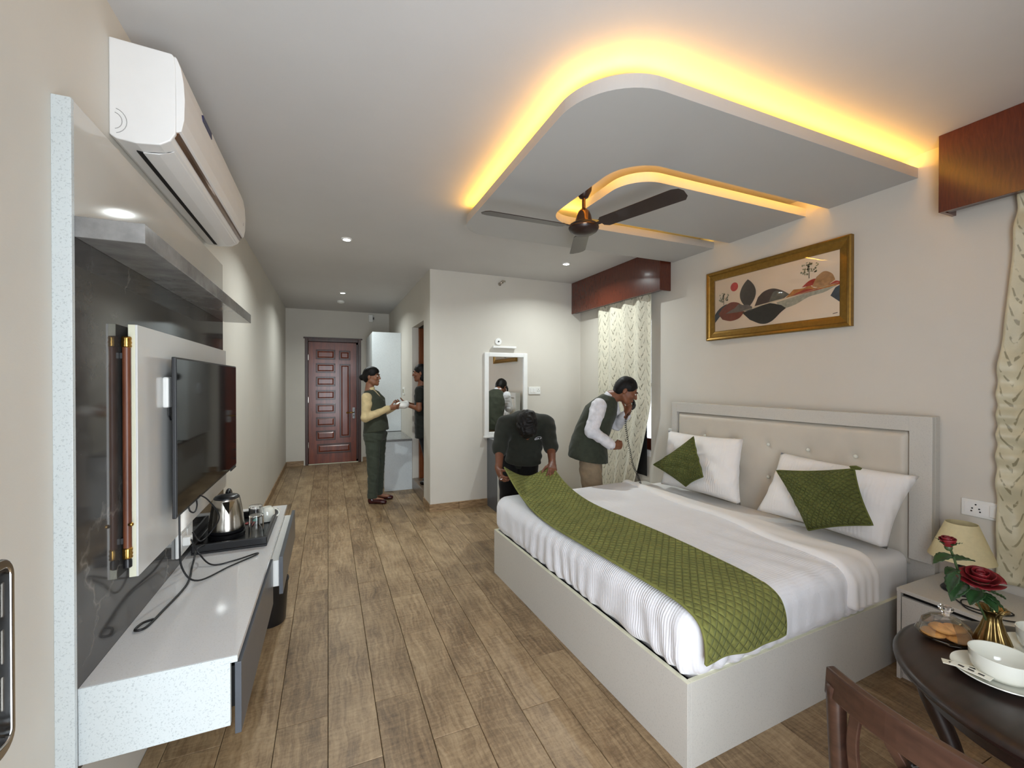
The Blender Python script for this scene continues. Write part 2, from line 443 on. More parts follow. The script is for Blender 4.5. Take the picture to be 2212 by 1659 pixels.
M_COOKIE = flat('cookie', (198, 142, 76), .8, var=.2, nscale=45, bump=.5, bscale=130)
# ---------------------------------------------------------------- room shell
XL, XR, YB, YR, H = -.672, 3.036, 8.34, -.42, 2.741
YP, XC = 4.81, 1.057            # wall with the mirror; right-hand wall of the corridor
T = .12

def wall_holes(name, mat, axis, c0, c1, a0, a1, z0, z1, holes):
    """upright wall, thickness c0..c1 along `axis` ('x' or 'y'), running a0..a1, with rectangular holes (a0,a1,z0,z1)"""
    g = G(); aa = sorted({a0, a1, *[h[0] for h in holes], *[h[1] for h in holes]}); zz = sorted({z0, z1, *[h[2] for h in holes], *[h[3] for h in holes]})
    for i in range(len(aa)-1):
        run = None
        for j in range(len(zz)-1):
            am, zm = (aa[i]+aa[i+1])/2, (zz[j]+zz[j+1])/2
            hole = any(h[0] < am < h[1] and h[2] < zm < h[3] for h in holes)
            if hole: continue
            if axis == 'x': g.box(c0, c1, aa[i], aa[i+1], zz[j], zz[j+1])
            else: g.box(aa[i], aa[i+1], c0, c1, zz[j], zz[j+1])
    o = g.build(name, mat)
    bm = bmesh.new(); bm.from_mesh(o.data); bmesh.ops.remove_doubles(bm, verts=bm.verts, dist=1e-4)
    seen = {}
    for f in bm.faces: seen.setdefault(tuple(sorted(v.index for v in f.verts)), []).append(f)
    bmesh.ops.delete(bm, geom=[f for k, l in seen.items() if len(l) > 1 for f in l], context='FACES_ONLY')
    bm.to_mesh(o.data); bm.free()
    return struct(o)

floor = struct(G().box(XL-T, XR+T, YR-T, YB+T, -.14, -.012).build('floor', M_GROUT))
ceiling = struct(G().box(XL-T, XR+T, YR-T, YB+T, H, H+.14).build('ceiling', M_CEIL))
wall_left = struct(bx('wall_left', M_WALL, XL-T, XL, YR-T, YB+T, -.14, H, bevel=0))
wall_back = wall_holes('wall_back', M_WALL, 'y', YB, YB+T, XL, XC+T+1.98, -.14, H, [(-.372, .556, -.01, 2.235)])
wall_right = wall_holes('wall_right', M_WALL, 'x', XR, XR+T, YR-T, YB+T, -.14, H, [(3.47, 4.30, .70, 2.16)])
wall_rear = wall_holes('wall_rear', M_WALL, 'y', YR-T, YR, XL, XR, -.14, H, [(-.42, .90, -.01, 2.25)])
wall_mirror = struct(bx('wall_mirror_side', M_WALL, XC, XR, YP, YP+T, -.14, H, bevel=0))
wall_corr = wall_holes('wall_corridor', M_WALL, 'x', XC, XC+.085, YP+T, YB, -.14, H, [(5.16, 5.93, .0, 2.21)])

# planks: wood-look tiles 0.2 x 1.255 m, alternate rows shifted
def plank_mesh(w, l):
    bm = bmesh.new(); bmesh.ops.create_cube(bm, size=1)
    for v in bm.verts: v.co = Vector((v.co.x*w, v.co.y*l, v.co.z*.012 - .006))
    bmesh.ops.bevel(bm, geom=[e for e in bm.edges if all(v.co.z > -.001 for v in e.verts)], offset=.0016, segments=1, affect='EDGES')
    me = bpy.data.meshes.new('plank'); bm.to_mesh(me); bm.free(); me.materials.append(M_PLANK); return me
PW, PL, GAP = .2, 1.255, .0024
cache = {}
k = -4
while -.004 + PW*k < XR:
    x0, x1 = max(XL, -.004+PW*k), min(XR, -.004+PW*(k+1)); k += 1
    if x1 - x0 < .02: continue
    y = (1.745 if (k-1) % 2 == 0 else 2.055) - 3*PL
    while y < YB:
        y0, y1 = max(YR, y), min(YB, y+PL); y += PL
        if y1 - y0 < .03: continue
        if x0 > 1.05 and y0 > YP + T: continue          # the bathroom has its own raised floor
        key = (round(x1-x0, 3), round(y1-y0, 3))
        if key not in cache: cache[key] = plank_mesh(key[0]-GAP, key[1]-GAP)
        o = bpy.data.objects.new('plank', cache[key]); COL.objects.link(o)
        o.parent = floor; o.matrix_parent_inverse = Matrix.Translation(-floor.location)
        o.location = ((x0+x1)/2, (y0+y1)/2, 0)

# skirting: lengths of tile along the walls
def skirt(name, segs):
    root = None
    for s in segs:
        o = G().box(*s, 0, .085).build(name if root is None else 'skirting_tile', M_SKIRT, root, bevel=.002, fix=True)
        if root is None: root = struct(o)
    return root
skirt('baseboard_mirror_side', [(XC-.012, XC+.33, YP-.014, YP), (XC+.333, 1.738, YP-.014, YP)])
skirt('baseboard_corridor', [(XC-.012, XC, YP, 5.155)])
skirt('baseboard_back', [(XL+.012, -.395, YB-.014, YB), (.582, .70, YB-.014, YB)])
skirt('baseboard_left', [(XL, XL+.012, 3.42+1.2*i, min(YB-.015, 4.615+1.2*i)) for i in range(5) if 3.42+1.2*i < YB-.05])

# bathroom behind the corridor doorway
M_TILEW = flat('bathroom_tile', (176, 168, 156), .35, var=.05)
M_STEP = wood('bathroom_step_tile', (98, 82, 66), (128, 110, 90), .4, 1)
struct(bx('floor_bathroom', M_STEP, XC+.002, 2.4, YP+T, 6.6, -.14, .15, bevel=.004))
struct(bx('wall_bathroom_back', M_TILEW, XC+.085, 2.4, 6.6, 6.7, -.14, H, bevel=0))
struct(bx('wall_bathroom_side', M_TILEW, 2.4, 2.5, YP+T, 6.7, -.14, H, bevel=0))
df = struct(bx('trim_1', M_ORANGEWOOD, XC+.085, XC+.20, 5.885, 5.93, .15, 2.2, bevel=.004))
bx('stop_strip', M_ORANGEWOOD, XC+.105, XC+.13, 5.865, 5.885, .15, 2.19, df)

# ---------------------------------------------------------------- dropped ceiling panel with warm cove light
def rrect(x0, x1, y0, y1, rads, n=14):
    """rounded rectangle, rads for corners (x0y0, x1y0, x1y1, x0y1)"""
    out = []
    for (cx, cy, a0), r in zip(((x0, y0, PI), (x1, y0, 1.5*PI), (x1, y1, 0), (x0, y1, .5*PI)), rads):
        if r < 1e-4: out.append((cx, cy)); continue
        ox = cx + (r if cx == x0 else -r); oy = cy + (r if cy == y0 else -r)
        for i in range(n+1):
            a = a0 + .5*PI*i/n; out.append((ox+r*math.cos(a), oy+r*math.sin(a)))
    return out
SZ0, SZ1 = 2.612, 2.668
def open_rr(x0, y0, y1, r0, r1, n=14):
    """free outline of a panel that meets the right wall: near wall corner, round the free end, far wall corner"""
    p = [(XR, y0)]
    p += [(x0+r0+r0*math.cos(a), y0+r0+r0*math.sin(a)) for a in (1.5*PI - .5*PI*i/n for i in range(n+1))]
    p += [(x0+r1+r1*math.cos(a), y1-r1+r1*math.sin(a)) for a in (PI - .5*PI*i/n for i in range(n+1))]
    return p + [(XR, y1)]
pa, pb = open_rr(.92, 1.318, 3.17, .30, .22), open_rr(1.415, 1.785, 2.70, .22, .20)
def strip_faces(pa, pb, z0, z1):
    """solid between two open polylines of any length, filled by bmesh"""
    poly = pa + pb[::-1]
    bm = bmesh.new()
    bot = [bm.verts.new((x, y, z0)) for x, y in poly]; f = bm.faces.new(bot)
    r = bmesh.ops.extrude_face_region(bm, geom=[f])
    for v in [g for g in r['geom'] if isinstance(g, bmesh.types.BMVert)]: v.co.z = z1
    bmesh.ops.recalc_face_normals(bm, faces=bm.faces)
    ngon = [q for q in bm.faces if len(q.verts) > 4]
    bmesh.ops.triangulate(bm, faces=ngon)
    me = bpy.data.meshes.new('panel'); bm.to_mesh(me); bm.free(); me.materials.append(M_SLAB); return me
cp = thing('dropped_ceiling', 'large white U-shaped dropped ceiling panel with rounded corners and warm cove light', 'ceiling panel', (2.0, 2.24, SZ0))
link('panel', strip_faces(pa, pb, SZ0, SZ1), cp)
ci = thing('dropped_ceiling', 'small inner white ceiling panel inside the U-shaped panel, behind the fan', 'ceiling panel', (2.3, 2.24, SZ0))
ISL = rrect(1.56, XR, 1.93, 2.545, (.20, 0, 0, .16))
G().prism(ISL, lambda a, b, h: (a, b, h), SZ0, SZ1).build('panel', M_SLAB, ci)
# hidden hangers that carry the panels
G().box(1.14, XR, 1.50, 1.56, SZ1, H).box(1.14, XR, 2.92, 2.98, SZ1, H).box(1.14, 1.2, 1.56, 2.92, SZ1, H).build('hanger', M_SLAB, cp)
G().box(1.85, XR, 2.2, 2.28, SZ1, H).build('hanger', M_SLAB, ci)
# LED tape: emissive strips with their light
WARM = (1.0, .47, .05)
def cove(parent, path, sgn, watts, inset=.014, up=.42):
    """LED tape along the panel edge: emissive strip plus its light, piece by piece; sgn=+1 shines to the left of the path"""
    P = [Vector((p[0], p[1], SZ1)) for p in path]
    def off(i, d):
        t = (P[min(i+1, len(P)-1)]-P[max(i-1, 0)]).normalized(); return P[i]-Vector((-t.y, t.x, 0))*sgn*d
    G().sweep([off(i, inset+.012) for i in range(len(P))], [(-.005, .001), (.005, .001), (.005, .007), (-.005, .007)]).build('led_strip', M_LED, parent)
    i = 0
    while i < len(P)-1:
        j = i+1
        if (P[j]-P[i]).length < .12: j = min(len(P)-1, i+5)
        while j < len(P)-1 and (P[j]-P[i]).length < .08: j += 1
        if j < len(P)-1 and (P[i+1]-P[i]).length < .12:
            while j > i+1 and (P[j]-P[j-1]).length > .12: j -= 1
        t = P[j]-P[i]; L = t.length; t.normalize(); nrm = Vector((-t.y, t.x, 0))*sgn
        d = (nrm+Vector((0, 0, up))).normalized(); mid = sum((P[k] for k in range(i, j+1)), Vector())/(j-i+1) if j-i > 1 else (P[i]+P[j])/2
        l = bpy.data.lights.new('led_light', 'AREA'); l.shape = 'RECTANGLE'; l.size = L*1.0; l.size_y = .02; l.energy = watts*L; l.color = WARM
        o = bpy.data.objects.new('led_light', l); COL.objects.link(o); o.location = mid-nrm*inset+Vector((0, 0, .014))
        z = -d; y = z.cross(t).normalized(); x = y.cross(z)
        o.rotation_euler = Matrix((x, y, z)).transposed().to_euler()
        o.parent = parent; o.matrix_parent_inverse = PM[parent].inverted()
        i = j
cove(cp, pa[:18], 1, 2.0, inset=.045, up=1.3)
cove(cp, pb, -1, 2.4, inset=.03, up=1.2)

# ---------------------------------------------------------------- ceiling fixtures
def downlight(x, y, label, energy):
    t = thing('downlight', label, 'ceiling light', (x, y, H-.012), group='recessed ceiling downlights')
    M = Matrix.Translation((x, y, H-.012))
    G().lathe([(.030, .006), (.032, .0), (.043, .0), (.046, .004), (.046, .012), (.030, .012)], 28, M).build('trim_ring', M_WHITEPT, t, smooth=True, smooth_angle=40)
    G().lathe([(.0001, .005), (.029, .005), (.029, .010), (.0001, .010)], 24, M).build('lens', M_LAMP, t)
    l = bpy.data.lights.new('downlight_lamp', 'AREA'); l.shape = 'DISK'; l.size = .055; l.energy = energy; l.color = (.93, 1, .99); l.spread = math.radians(150)
    o = bpy.data.objects.new('downlight_lamp', l); COL.objects.link(o); o.location = (x, y, H-.02); o.parent = t; o.matrix_parent_inverse = PM[t].inverted()
downlight(.155, 4.086, 'round recessed downlight in the ceiling, nearest to the air conditioner', 13)
downlight(.195, 6.577, 'round recessed downlight in the ceiling in front of the entrance door', 12)
downlight(2.35, 4.008, 'round recessed downlight in the ceiling beside the far wooden pelmet', 12)
t = thing('smoke_detector', 'small round white smoke detector on the corridor ceiling', 'smoke detector', (.186, 7.268, H-.035))
G().lathe([(.03, 0), (.05, .006), (.055, .02), (.05, .035)], 24, Matrix.Translation((.186, 7.268, H-.035))).build('body', M_WHITEPL, t, smooth=True, smooth_angle=40)
G().lathe([(.012, -.006), (.022, -.004), (.024, .001)], 16, Matrix.Translation((.186, 7.268, H-.035))).build('sensor_cap', M_WHITEPL, t)

# ---------------------------------------------------------------- entrance door
DX0, DX1, DZ = -.322, .506, 2.18
t = struct(bpy.data.objects.new('door_1', None)); COL.objects.link(t); t.location = (.09, YB, 0); PM[t] = Matrix.Translation((.09, YB, 0))
for a in ((-.372, DX0, 0, 2.235), (DX1, .556, 0, 2.235), (DX0, DX1, DZ, 2.235)):
    bx('door_frame', M_DOORD, a[0], a[1], YB-.012, YB+.10, a[2], a[3], t, .004)
bx('architrave', M_DOORD, -.395, .58, YB-.016, YB-.001, 2.228, 2.256, t, .003)
leaf = bx('door_leaf', M_DOOR, DX0+.004, DX1-.03, YB+.035, YB+.075, .012, DZ-.004, t, .003)
u = lambda cx: DX0 + (cx-178)/337*(DX1-.03-DX0); wz = lambda cy: (1318-cy)/793*(DZ-.01)
panels = [(230, 365, 572+88*i, 635+88*i) for i in range(7)] + [(392, 472, 576, 637), (395, 472, 664, 1150), (237, 475, 1187, 1250)]
for (a, b, c, d) in panels:
    x0, x1, z0, z1 = u(a), u(b), wz(d), wz(c)
    g = G(); Y0 = YB+.035
    # moulding ring
    m = .022
    for q in ((x0, x1, z0, z0+m), (x0, x1, z1-m, z1), (x0, x0+m, z0+m, z1-m), (x1-m, x1, z0+m, z1-m)): g.box(q[0], q[1], Y0-.012, Y0+.001, q[2], q[3])
    pn = g.build('panel_moulding', M_DOORD, leaf, bevel=.004)
    i0, i1, k0, k1 = x0+m+.006, x1-m-.006, z0+m+.006, z1-m-.006; e = .02
    G().add([(i0, Y0+.001, k0), (i1, Y0+.001, k0), (i1, Y0+.001, k1), (i0, Y0+.001, k1), (i0+e, Y0-.01, k0+e), (i1-e, Y0-.01, k0+e), (i1-e, Y0-.01, k1-e), (i0+e, Y0-.01, k1-e)],
            [(0,1,5,4), (1,2,6,5), (2,3,7,6), (3,0,4,7), (4,5,6,7), (0,3,2,1)]).build('raised_panel', M_DOOR, leaf)
hx, hz = u(496), wz(990)
lp = bx('lock_plate', M_CHROME, hx-.022, hx+.026, YB+.022, YB+.035, hz-.10, hz+.10, t, .004)
G().tube([(hx+.002, YB+.03, hz+.012), (hx+.002, YB-.015, hz+.012), (hx-.02, YB-.028, hz+.012), (hx-.11, YB-.028, hz+.008)], .009, 10).build('lever', M_BRASS, t, smooth=True)
G().ball((hx-.115, YB-.028, hz+.008), .016).build('lever_knob', M_BRASS, t, smooth=True)
bx('keyhole', M_CONTACT, hx-.004, hx+.006, YB+.020, YB+.0225, hz-.06, hz-.035, t, 0)
for z in (.35, 1.15, 1.9):
    G().lathe([(.009, z-.05), (.009, z+.05)], 10, Matrix.Translation((DX0+.003, YB+.028, 0))).build('hinge', M_STEEL, t)
bx('stop_strip', M_DOORD, -.372, DX0+.03, YB+.078, YB+.105, 0, 2.235, t, 0); bx('stop_strip', M_DOORD, DX1-.06, .556, YB+.078, YB+.105, 0, 2.235, t, 0); bx('stop_strip', M_DOORD, DX0, DX1, YB+.078, YB+.105, DZ-.03, 2.235, t, 0); bx('stop_strip', M_DOORD, DX0, DX1, YB+.078, YB+.105, 0, .04, t, 0)  # unseen strips added behind the leaf to block outside light at its gaps
bx('threshold', M_CREAM, DX0, DX1, YB+.0, YB+.04, 0, .01, t, .002)
t = thing('alarm_siren', 'small white wall sensor box high on the wall above the wardrobe', 'sensor', (.73, YB, 2.56))
bx('body', M_WHITEPL, .69, .765, YB-.05, YB, 2.57, 2.70, t, .006)
bx('front_cover', M_WHITEPL, .70, .755, YB-.062, YB-.05, 2.60, 2.685, t, .005)
bx('bracket', M_CONTACT, .765, .785, YB-.03, YB, 2.62, 2.66, t, .002)

# ---------------------------------------------------------------- wardrobe and bench in the corridor
w = thing('wardrobe', 'tall pale grey laminate wardrobe at the end of the corridor', 'wardrobe', (.85, 7.4, .70))
bx('end_panel', M_WARD, .625, XC-.002, 6.885, 6.905, .70, 2.235, w, .002)
bx('body', M_WARD, .64, XC-.002, 6.905, 8.02, .70, 2.235, w, .002)
for y0, y1 in ((6.909, 7.455), (7.46, 8.01)):
    d = bx('door', M_LAM, .622, .64, y0, y1, .705, 2.23, w, .002)
    bx('handle', M_CHROME, .606, .622, y1-.07 if y0 < 7 else y0+.05, y1-.055 if y0 < 7 else y0+.065, 1.3, 1.45, d, .002)
w = thing('bench_cabinet', 'low white bench cabinet with a grey granite top beside the bathroom doorway', 'cabinet', (.87, 7.0, 0))
bx('end_panel', M_WARD, .687, XC-.002, 5.935, 5.955, 0.0, .664, w, .002)
bx('body', M_WARD, .71, XC-.002, 5.955, 8.05, .0, .664, w, .002)
for i in range(3): bx('door', M_LAM, .688, .708, 5.975+i*.69, 5.965+(i+1)*.69, .07, .655, w, .002)
bx('granite_top', M_GRANITE, .668, XC-.002, 5.915, 8.07, .664, .694, w, .003)
t = thing('switch_plate', 'small white wall switch beside the wardrobe in the corridor', 'switch', (XC, 6.6, 1.28))
bx('plate', M_WHITEPL, XC-.01, XC, 6.53, 6.68, 1.275, 1.385, t, .003)
bx('rocker', M_CREAM, XC-.014, XC-.01, 6.56, 6.60, 1.30, 1.36, t, .002)
bx('rocker', M_CONTACT, XC-.014, XC-.01, 6.61, 6.65, 1.30, 1.36, t, .002)
# ---------------------------------------------------------------- television wall unit on the left wall
PX = -.633                         # front of the backing sheet
u_ = thing('tv_wall_unit', 'television wall unit of black marble sheet with a floating counter and top shelf', 'wall unit', (-.6, 2.4, .39))
bx('side_edge', M_LAM, XL, PX+.002, 1.525, 1.540, .02, 2.236, u_, .001)
bx('upper_sheet', M_BEIGEGLOSS, XL, PX, 1.540, 3.335, 1.905, 2.236, u_, .001)
bx('marble_sheet', M_MARBLE, XL, PX, 1.540, 3.335, .40, 1.905, u_, .001)
ts = bx('top_shelf', M_STONE, PX, -.479, 1.5405, 3.37, 1.868, 1.925, u_, .002)
# counter: carcass, top, drawers
bx('counter_top', M_GLOSS, PX, -.259, 1.549, 3.30, .611, .6305, u_, .0012)
bx('end_panel', M_LAM, PX, -.278, 1.546, 1.564, .418, .611, u_, .001)
bx('edge_band', M_LAM, PX, -.259, 1.546, 1.549, .6105, .630, u_, .0005)
bx('end_panel', M_LAM, PX, -.278, 3.282, 3.30, .418, .611, u_, .001)
bx('carcass', M_LAM, PX, -.295, 1.564, 3.282, .418, .436, u_, .001)
d = bx('drawer_front', M_DRAWER, -.271, -.253, 1.572, 2.42, .370, .594, u_, .0015)
bx('drawer_box', M_BLACKMT, -.60, -.271, 1.60, 2.40, .44, .57, d, .001)  # near box coloured black to stand in for shade in the gap
d = bx('drawer_front', M_DRAWER, -.228, -.210, 2.43, 3.28, .408, .595, u_, .0015)
bx('drawer_box', M_WHITEPL, -.60, -.228, 2.455, 3.26, .44, .57, d, .001)
# pivoting board that carries the television
b = thing('tv_board', 'upright pale grey glossy board carrying the television', 'board', (-.60, 2.5, .815))
bx('front_sheet', M_BOARD, -.598, -.592, 1.832, 3.20, .815, 1.666, b, .0008)
bx('edge_band', M_CREAM, -.617, -.598, 1.832, 3.20, .815, 1.666, b, .0008)
p = thing('support_pole', 'copper brown round pole with brass rings behind the television board', 'pole', (-.616, 1.818, .86))
MT = Matrix.Translation((-.616, 1.818, 0))
G().lathe([(.0115, .92), (.0115, 1.60)], 24, MT).build('shaft', M_COPPER, p, smooth=True, smooth_angle=40)
for z in (.885, 1.588):
    G().lathe([(.0125, z), (.0145, z+.004), (.0125, z+.010), (.0145, z+.016), (.0125, z+.022), (.014, z+.030), (.012, z+.036)], 24, MT).build('brass_ring', M_BRASS, p, smooth=True)
G().lathe([(.007, .852), (.012, .856), (.012, .878), (.009, .885)], 20, MT).build('foot', M_BLACKPL, p, smooth=True, smooth_angle=40)
for z in (.935, 1.55): bx('bracket', M_BLACKPL, -.633, -.624, 1.811, 1.825, z, z+.02, p, .001)
G().ball((-.602, 1.806, 1.0), .007).box(-.61, -.602, 1.803, 1.809, .997, 1.003).build('brass_knob', M_BRASS, p, smooth=True)
tv = thing('television', 'black flat screen television mounted on the pale board', 'television', (-.54, 2.62, .94))
bx('housing', M_BLACKPL, -.557, -.543, 2.044, 3.228, .940, 1.570, tv, .003)
bx('back_cover', M_BLACKMT, -.580, -.557, 2.25, 3.05, .97, 1.42, tv, .008)
bx('screen', M_SCREEN, -.543, -.5415, 2.052, 3.220, .952, 1.562, tv, 0)
G().box(-.592, -.580, 2.4, 2.85, 1.1, 1.35).build('wall_bracket', M_BLACKMT, tv, bevel=.003)
bx('sensor_bar', M_BLACKPL, -.546, -.539, 3.05, 3.20, .931, .941, tv, .002)
t = thing('adapter_box', 'small white adapter box on the board behind the television edge', 'adapter', (-.58, 2.09, 1.38))
bx('body', M_WHITEPL, -.592, -.572, 2.065, 2.125, 1.372, 1.492, t, .006)
G().tube([(-.58, 2.10, 1.372), (-.58, 2.10, 1.34), (-.58, 2.12, 1.32)], .003, 6).build('wire', M_CABLE, t)
t = thing('socket_plate', 'white power socket plate on the marble under the television', 'socket', (PX, 2.45, .66))
bx('plate', M_WHITEPL, PX, PX+.014, 2.36, 2.58, .675, .80, t, .004)
for i in range(2):
    y = 2.415+.10*i
    bx('socket', M_WHITEPT, PX+.014, PX+.018, y-.035, y+.035, .70, .775, t, .003)
bx('plug', M_WHITEPL, PX+.018, PX+.05, 2.39, 2.43, .72, .76, t, .006)
# cables
def cable(label, pts, r=.0045, name='cable', m=M_CABLE):
    return tag(G().tube(crom(pts, 8), r, 7).build(name, m, smooth=True), label, 'cable', 'black cables on the counter')
SZ = .618
cable('black television cable hanging from the screen and looping on the counter', [(-.566, 2.18, .945), (-.56, 2.16, .82), (-.555, 2.17, .70), (-.51, 2.2, SZ+.01), (-.42, 2.34, SZ), (-.335, 2.435, SZ), (-.335, 2.455, SZ+.001), (-.42, 2.40, SZ), (-.50, 2.39, SZ), (-.56, 2.44, .66), (-.585, 2.42, .735)], .0036)
cable('thin black cable curving from the television down to the socket plate', [(-.566, 2.42, .945), (-.53, 2.46, .90), (-.50, 2.53, .80), (-.54, 2.55, .72), (-.57, 2.5, .70), (-.605, 2.52, .74)], .0033)
cable('short black cable looping under the television edge', [(-.566, 2.28, .945), (-.555, 2.27, .905), (-.55, 2.32, .885), (-.555, 2.38, .90), (-.566, 2.40, .945)], .0033)
cable('black kettle cord running along the foot of the marble to the tray', [(-.57, 2.57, .655), (-.585, 2.5, .66), (-.575, 2.38, SZ+.01), (-.55, 2.2, SZ), (-.57, 1.98, SZ), (-.585, 1.88, SZ), (-.612, 1.87, SZ), (-.605, 1.91, SZ+.002), (-.58, 1.93, SZ+.001)], .0042)

# ---------------------------------------------------------------- things on the counter
tr = thing('serving_tray', 'black square serving tray on the glossy counter', 'tray', (-.46, 2.85, .612))
bx('base', M_BLACKPL, -.622, -.30, 2.575, 3.12, .6125, .622, tr, .003)
for q in ((-.622, -.30, 2.575, 2.59), (-.622, -.30, 3.105, 3.12), (-.622, -.608, 2.59, 3.105), (-.314, -.30, 2.59, 3.105)):
    bx('rim', M_BLACKPL, *q, .622, .66, tr, .004)
kx, ky, kz = -.515, 2.79, .6225
k = thing('electric_kettle', 'stainless steel electric kettle with a black lid and handle', 'kettle', (kx, ky, kz))
MK = Matrix.Translation((kx, ky, kz))
G().lathe([(.082, 0), (.085, .006), (.085, .022), (.07, .028)], 36, MK).build('power_base', M_BLACKPL, k, smooth=True, smooth_angle=40)
G().lathe([(.076, .028), (.083, .032), (.084, .045)], 36, MK).build('bottom_band', M_BLACKPL, k, smooth=True, smooth_angle=40)
body = G().lathe([(.084, .045), (.083, .06), (.076, .12), (.068, .17), (.062, .20), (.060, .205)], 48, MK).build('body', M_STEEL, k, smooth=True, smooth_angle=50)
G().lathe([(.060, .203), (.060, .210), (.052, .219), (.03, .224), (.0001, .226)], 36, MK).build('lid', M_BLACKPL, k, smooth=True, smooth_angle=50)
sd = Vector((.30, -.95, 0)).normalized(); sv = Vector((-sd.y, sd.x, 0))
c0 = Vector((kx, ky, kz))
G().add([c0+sd*.064+sv*.028+Vector((0,0,.196)), c0+sd*.064-sv*.028+Vector((0,0,.196)), c0+sd*.100+Vector((0,0,.204)), c0+sd*.072+Vector((0,0,.125)), c0+sd*.05+Vector((0,0,.2))],
        [(0,2,3), (2,1,3), (0,4,2), (4,1,2), (0,3,4), (1,4,3)]).build('spout', M_STEEL, k)
hd = Vector((-.05, 1, 0)).normalized()
G().tube(crom([c0+hd*.045+Vector((0,0,.222)), c0+hd*.075+Vector((0,0,.228)), c0+hd*.112+Vector((0,0,.205)), c0+hd*.125+Vector((0,0,.15)), c0+hd*.11+Vector((0,0,.09)), c0+hd*.075+Vector((0,0,.07))], 6), .0125, 10).build('handle', M_BLACKPL, k, smooth=True)
# tumblers and cup
def tumbler(x, y, z, label):
    t = G().lathe([(.036, 0), (.0365, .004), (.034, .115), (.033, .122), (.0001, .122), (.0001, .113), (.0305, .113), (.0335, .006), (.034, .0)], 32, Matrix.Translation((x, y, z)), close=False)
    return tag(t.build('glass_tumbler', M_GLASS, smooth=True, smooth_angle=50), label, 'glass', 'upturned glasses on the tray')
tumbler(-.362, 2.70, .6225, 'upturned clear glass tumbler nearest to the front of the tray')
tumbler(-.392, 2.90, .6225, 'upturned clear glass tumbler at the back of the tray beside the white cup')
def cup(name, x, y, z, R, Hh, hang, label, cat='cup', group=None, mat=None, tilt=None):
    t = thing(name, label, cat, (x, y, z), group=group)
    M = Matrix.Translation((x, y, z)) @ (tilt or Matrix())
    prof = [(R*.55, 0), (R*.57, .004), (R*.78, Hh*.10), (R*.92, Hh*.30), (R*.975, Hh*.6), (R, Hh), (R-.0025, Hh), (R*.94, Hh*.6), (R*.88, Hh*.32), (R*.74, Hh*.14), (R*.4, .008), (.0001, .006)]
    G().lathe(prof, 40, M).build('bowl', mat or M_CERAMIC, t, smooth=True, smooth_angle=60)
    d = Vector((math.cos(hang), math.sin(hang), 0))
    pts = crom([d*R*.93+Vector((0,0,Hh*.82)), d*(R+.018)+Vector((0,0,Hh*.80)), d*(R+.024)+Vector((0,0,Hh*.55)), d*(R+.008)+Vector((0,0,Hh*.30)), d*R*.78+Vector((0,0,Hh*.3))], 6)
    G().tube([M @ q for q in pts], .0042, 8).build('handle', mat or M_CERAMIC, t, smooth=True)
    return t
cup('tea_cup', -.345, 3.0, .706, .044, .08, -.5, 'white cup upside down at the back corner of the tray', tilt=Matrix.Rotation(PI, 4, 'X') @ Matrix.Translation((0, 0, 0)))
for i, (x, y, c) in enumerate(((-.42, 3.03, (70, 160, 150)), (-.44, 2.99, (150, 40, 40)))):
    t = G().box(-.028, .028, -.014, .014, 0, .003, Matrix.Translation((x, y, .6235)) @ Matrix.Rotation(.4+.6*i, 4, 'Z'))
    tag(t.build('sugar_sachet', flat('sachet_%d' % i, c, .4), bevel=.001), ('teal' if i == 0 else 'red') + ' paper sachet lying on the black tray', 'sachet')
for o in [q for q in bpy.data.objects if q.parent is None and q.get('category') in ('tray', 'kettle', 'glass', 'cup', 'sachet', 'cable')]:
    o.location = Vector((o.location.x*.9786, o.location.y*.9786, o.location.z+.0187))      # seat everything on the counter top
    if o in PM: PM[o] = Matrix.Translation(o.location)
b = thing('waste_bin', 'black round waste bin on the floor under the counter', 'bin', (-.30, 3.0, 0))
MB_ = Matrix.Translation((-.335, 3.0, 0))
G().lathe([(.085, 0), (.09, .01), (.105, .24), (.105, .25), (.099, .25), (.085, .015), (.0001, .012)], 32, MB_).build('body', M_BLACKPL, b, smooth=True, smooth_angle=50)
G().lathe([(.104, .244), (.109, .247), (.109, .257), (.104, .26), (.099, .257), (.099, .25)], 32, MB_).build('rim', M_BLACKPL, b, smooth=True)

# ---------------------------------------------------------------- air conditioner
ac = thing('air_conditioner', 'white split air conditioner on the wall above the television unit', 'air conditioner', (-.6, 2.45, 2.295))
y0, y1 = 1.855, 3.08
prof = [(XL, 2.305), (-.655, 2.294), (-.60, 2.288), (-.535, 2.296), (-.505, 2.316), (-.490, 2.345), (-.490, 2.50), (-.490, 2.58), (-.493, 2.612), (-.500, 2.622), (XL, 2.630)]
G().prism(prof, lambda a, b, h: (a, h, b), y0, y1).build('body', M_ACW, ac, bevel=.004)
front = [(-.490, 2.352), (-.474, 2.358), (-.466, 2.40), (-.464, 2.47), (-.467, 2.53), (-.475, 2.58), (-.487, 2.612), (-.494, 2.618), (-.492, 2.59), (-.490, 2.50)]
G().prism(front, lambda a, b, h: (a, h, b), y0+.004, y1-.004).build('front_panel', M_ACW, ac, bevel=.002)
G().prism([(-.4945, 2.331), (-.486, 2.343), (-.483, 2.354), (-.489, 2.356), (-.496, 2.336)], lambda a, b, h: (a, h, b), y0+.012, y1-.012).build('trim_strip', M_FANMT, ac)
G().prism([(-.598, 2.2872), (-.60, 2.2835), (-.555, 2.2865), (-.512, 2.304), (-.509, 2.3085), (-.536, 2.2955)], lambda a, b, h: (a, h, b), y0+.06, y1-.05).build('louvre', M_ACW, ac, bevel=.001)
G().prism([(-.618, 2.2895), (-.618, 2.2855), (-.602, 2.284), (-.602, 2.288)], lambda a, b, h: (a, h, b), y0+.06, y1-.05).build('air_slot', M_BLACKMT, ac)
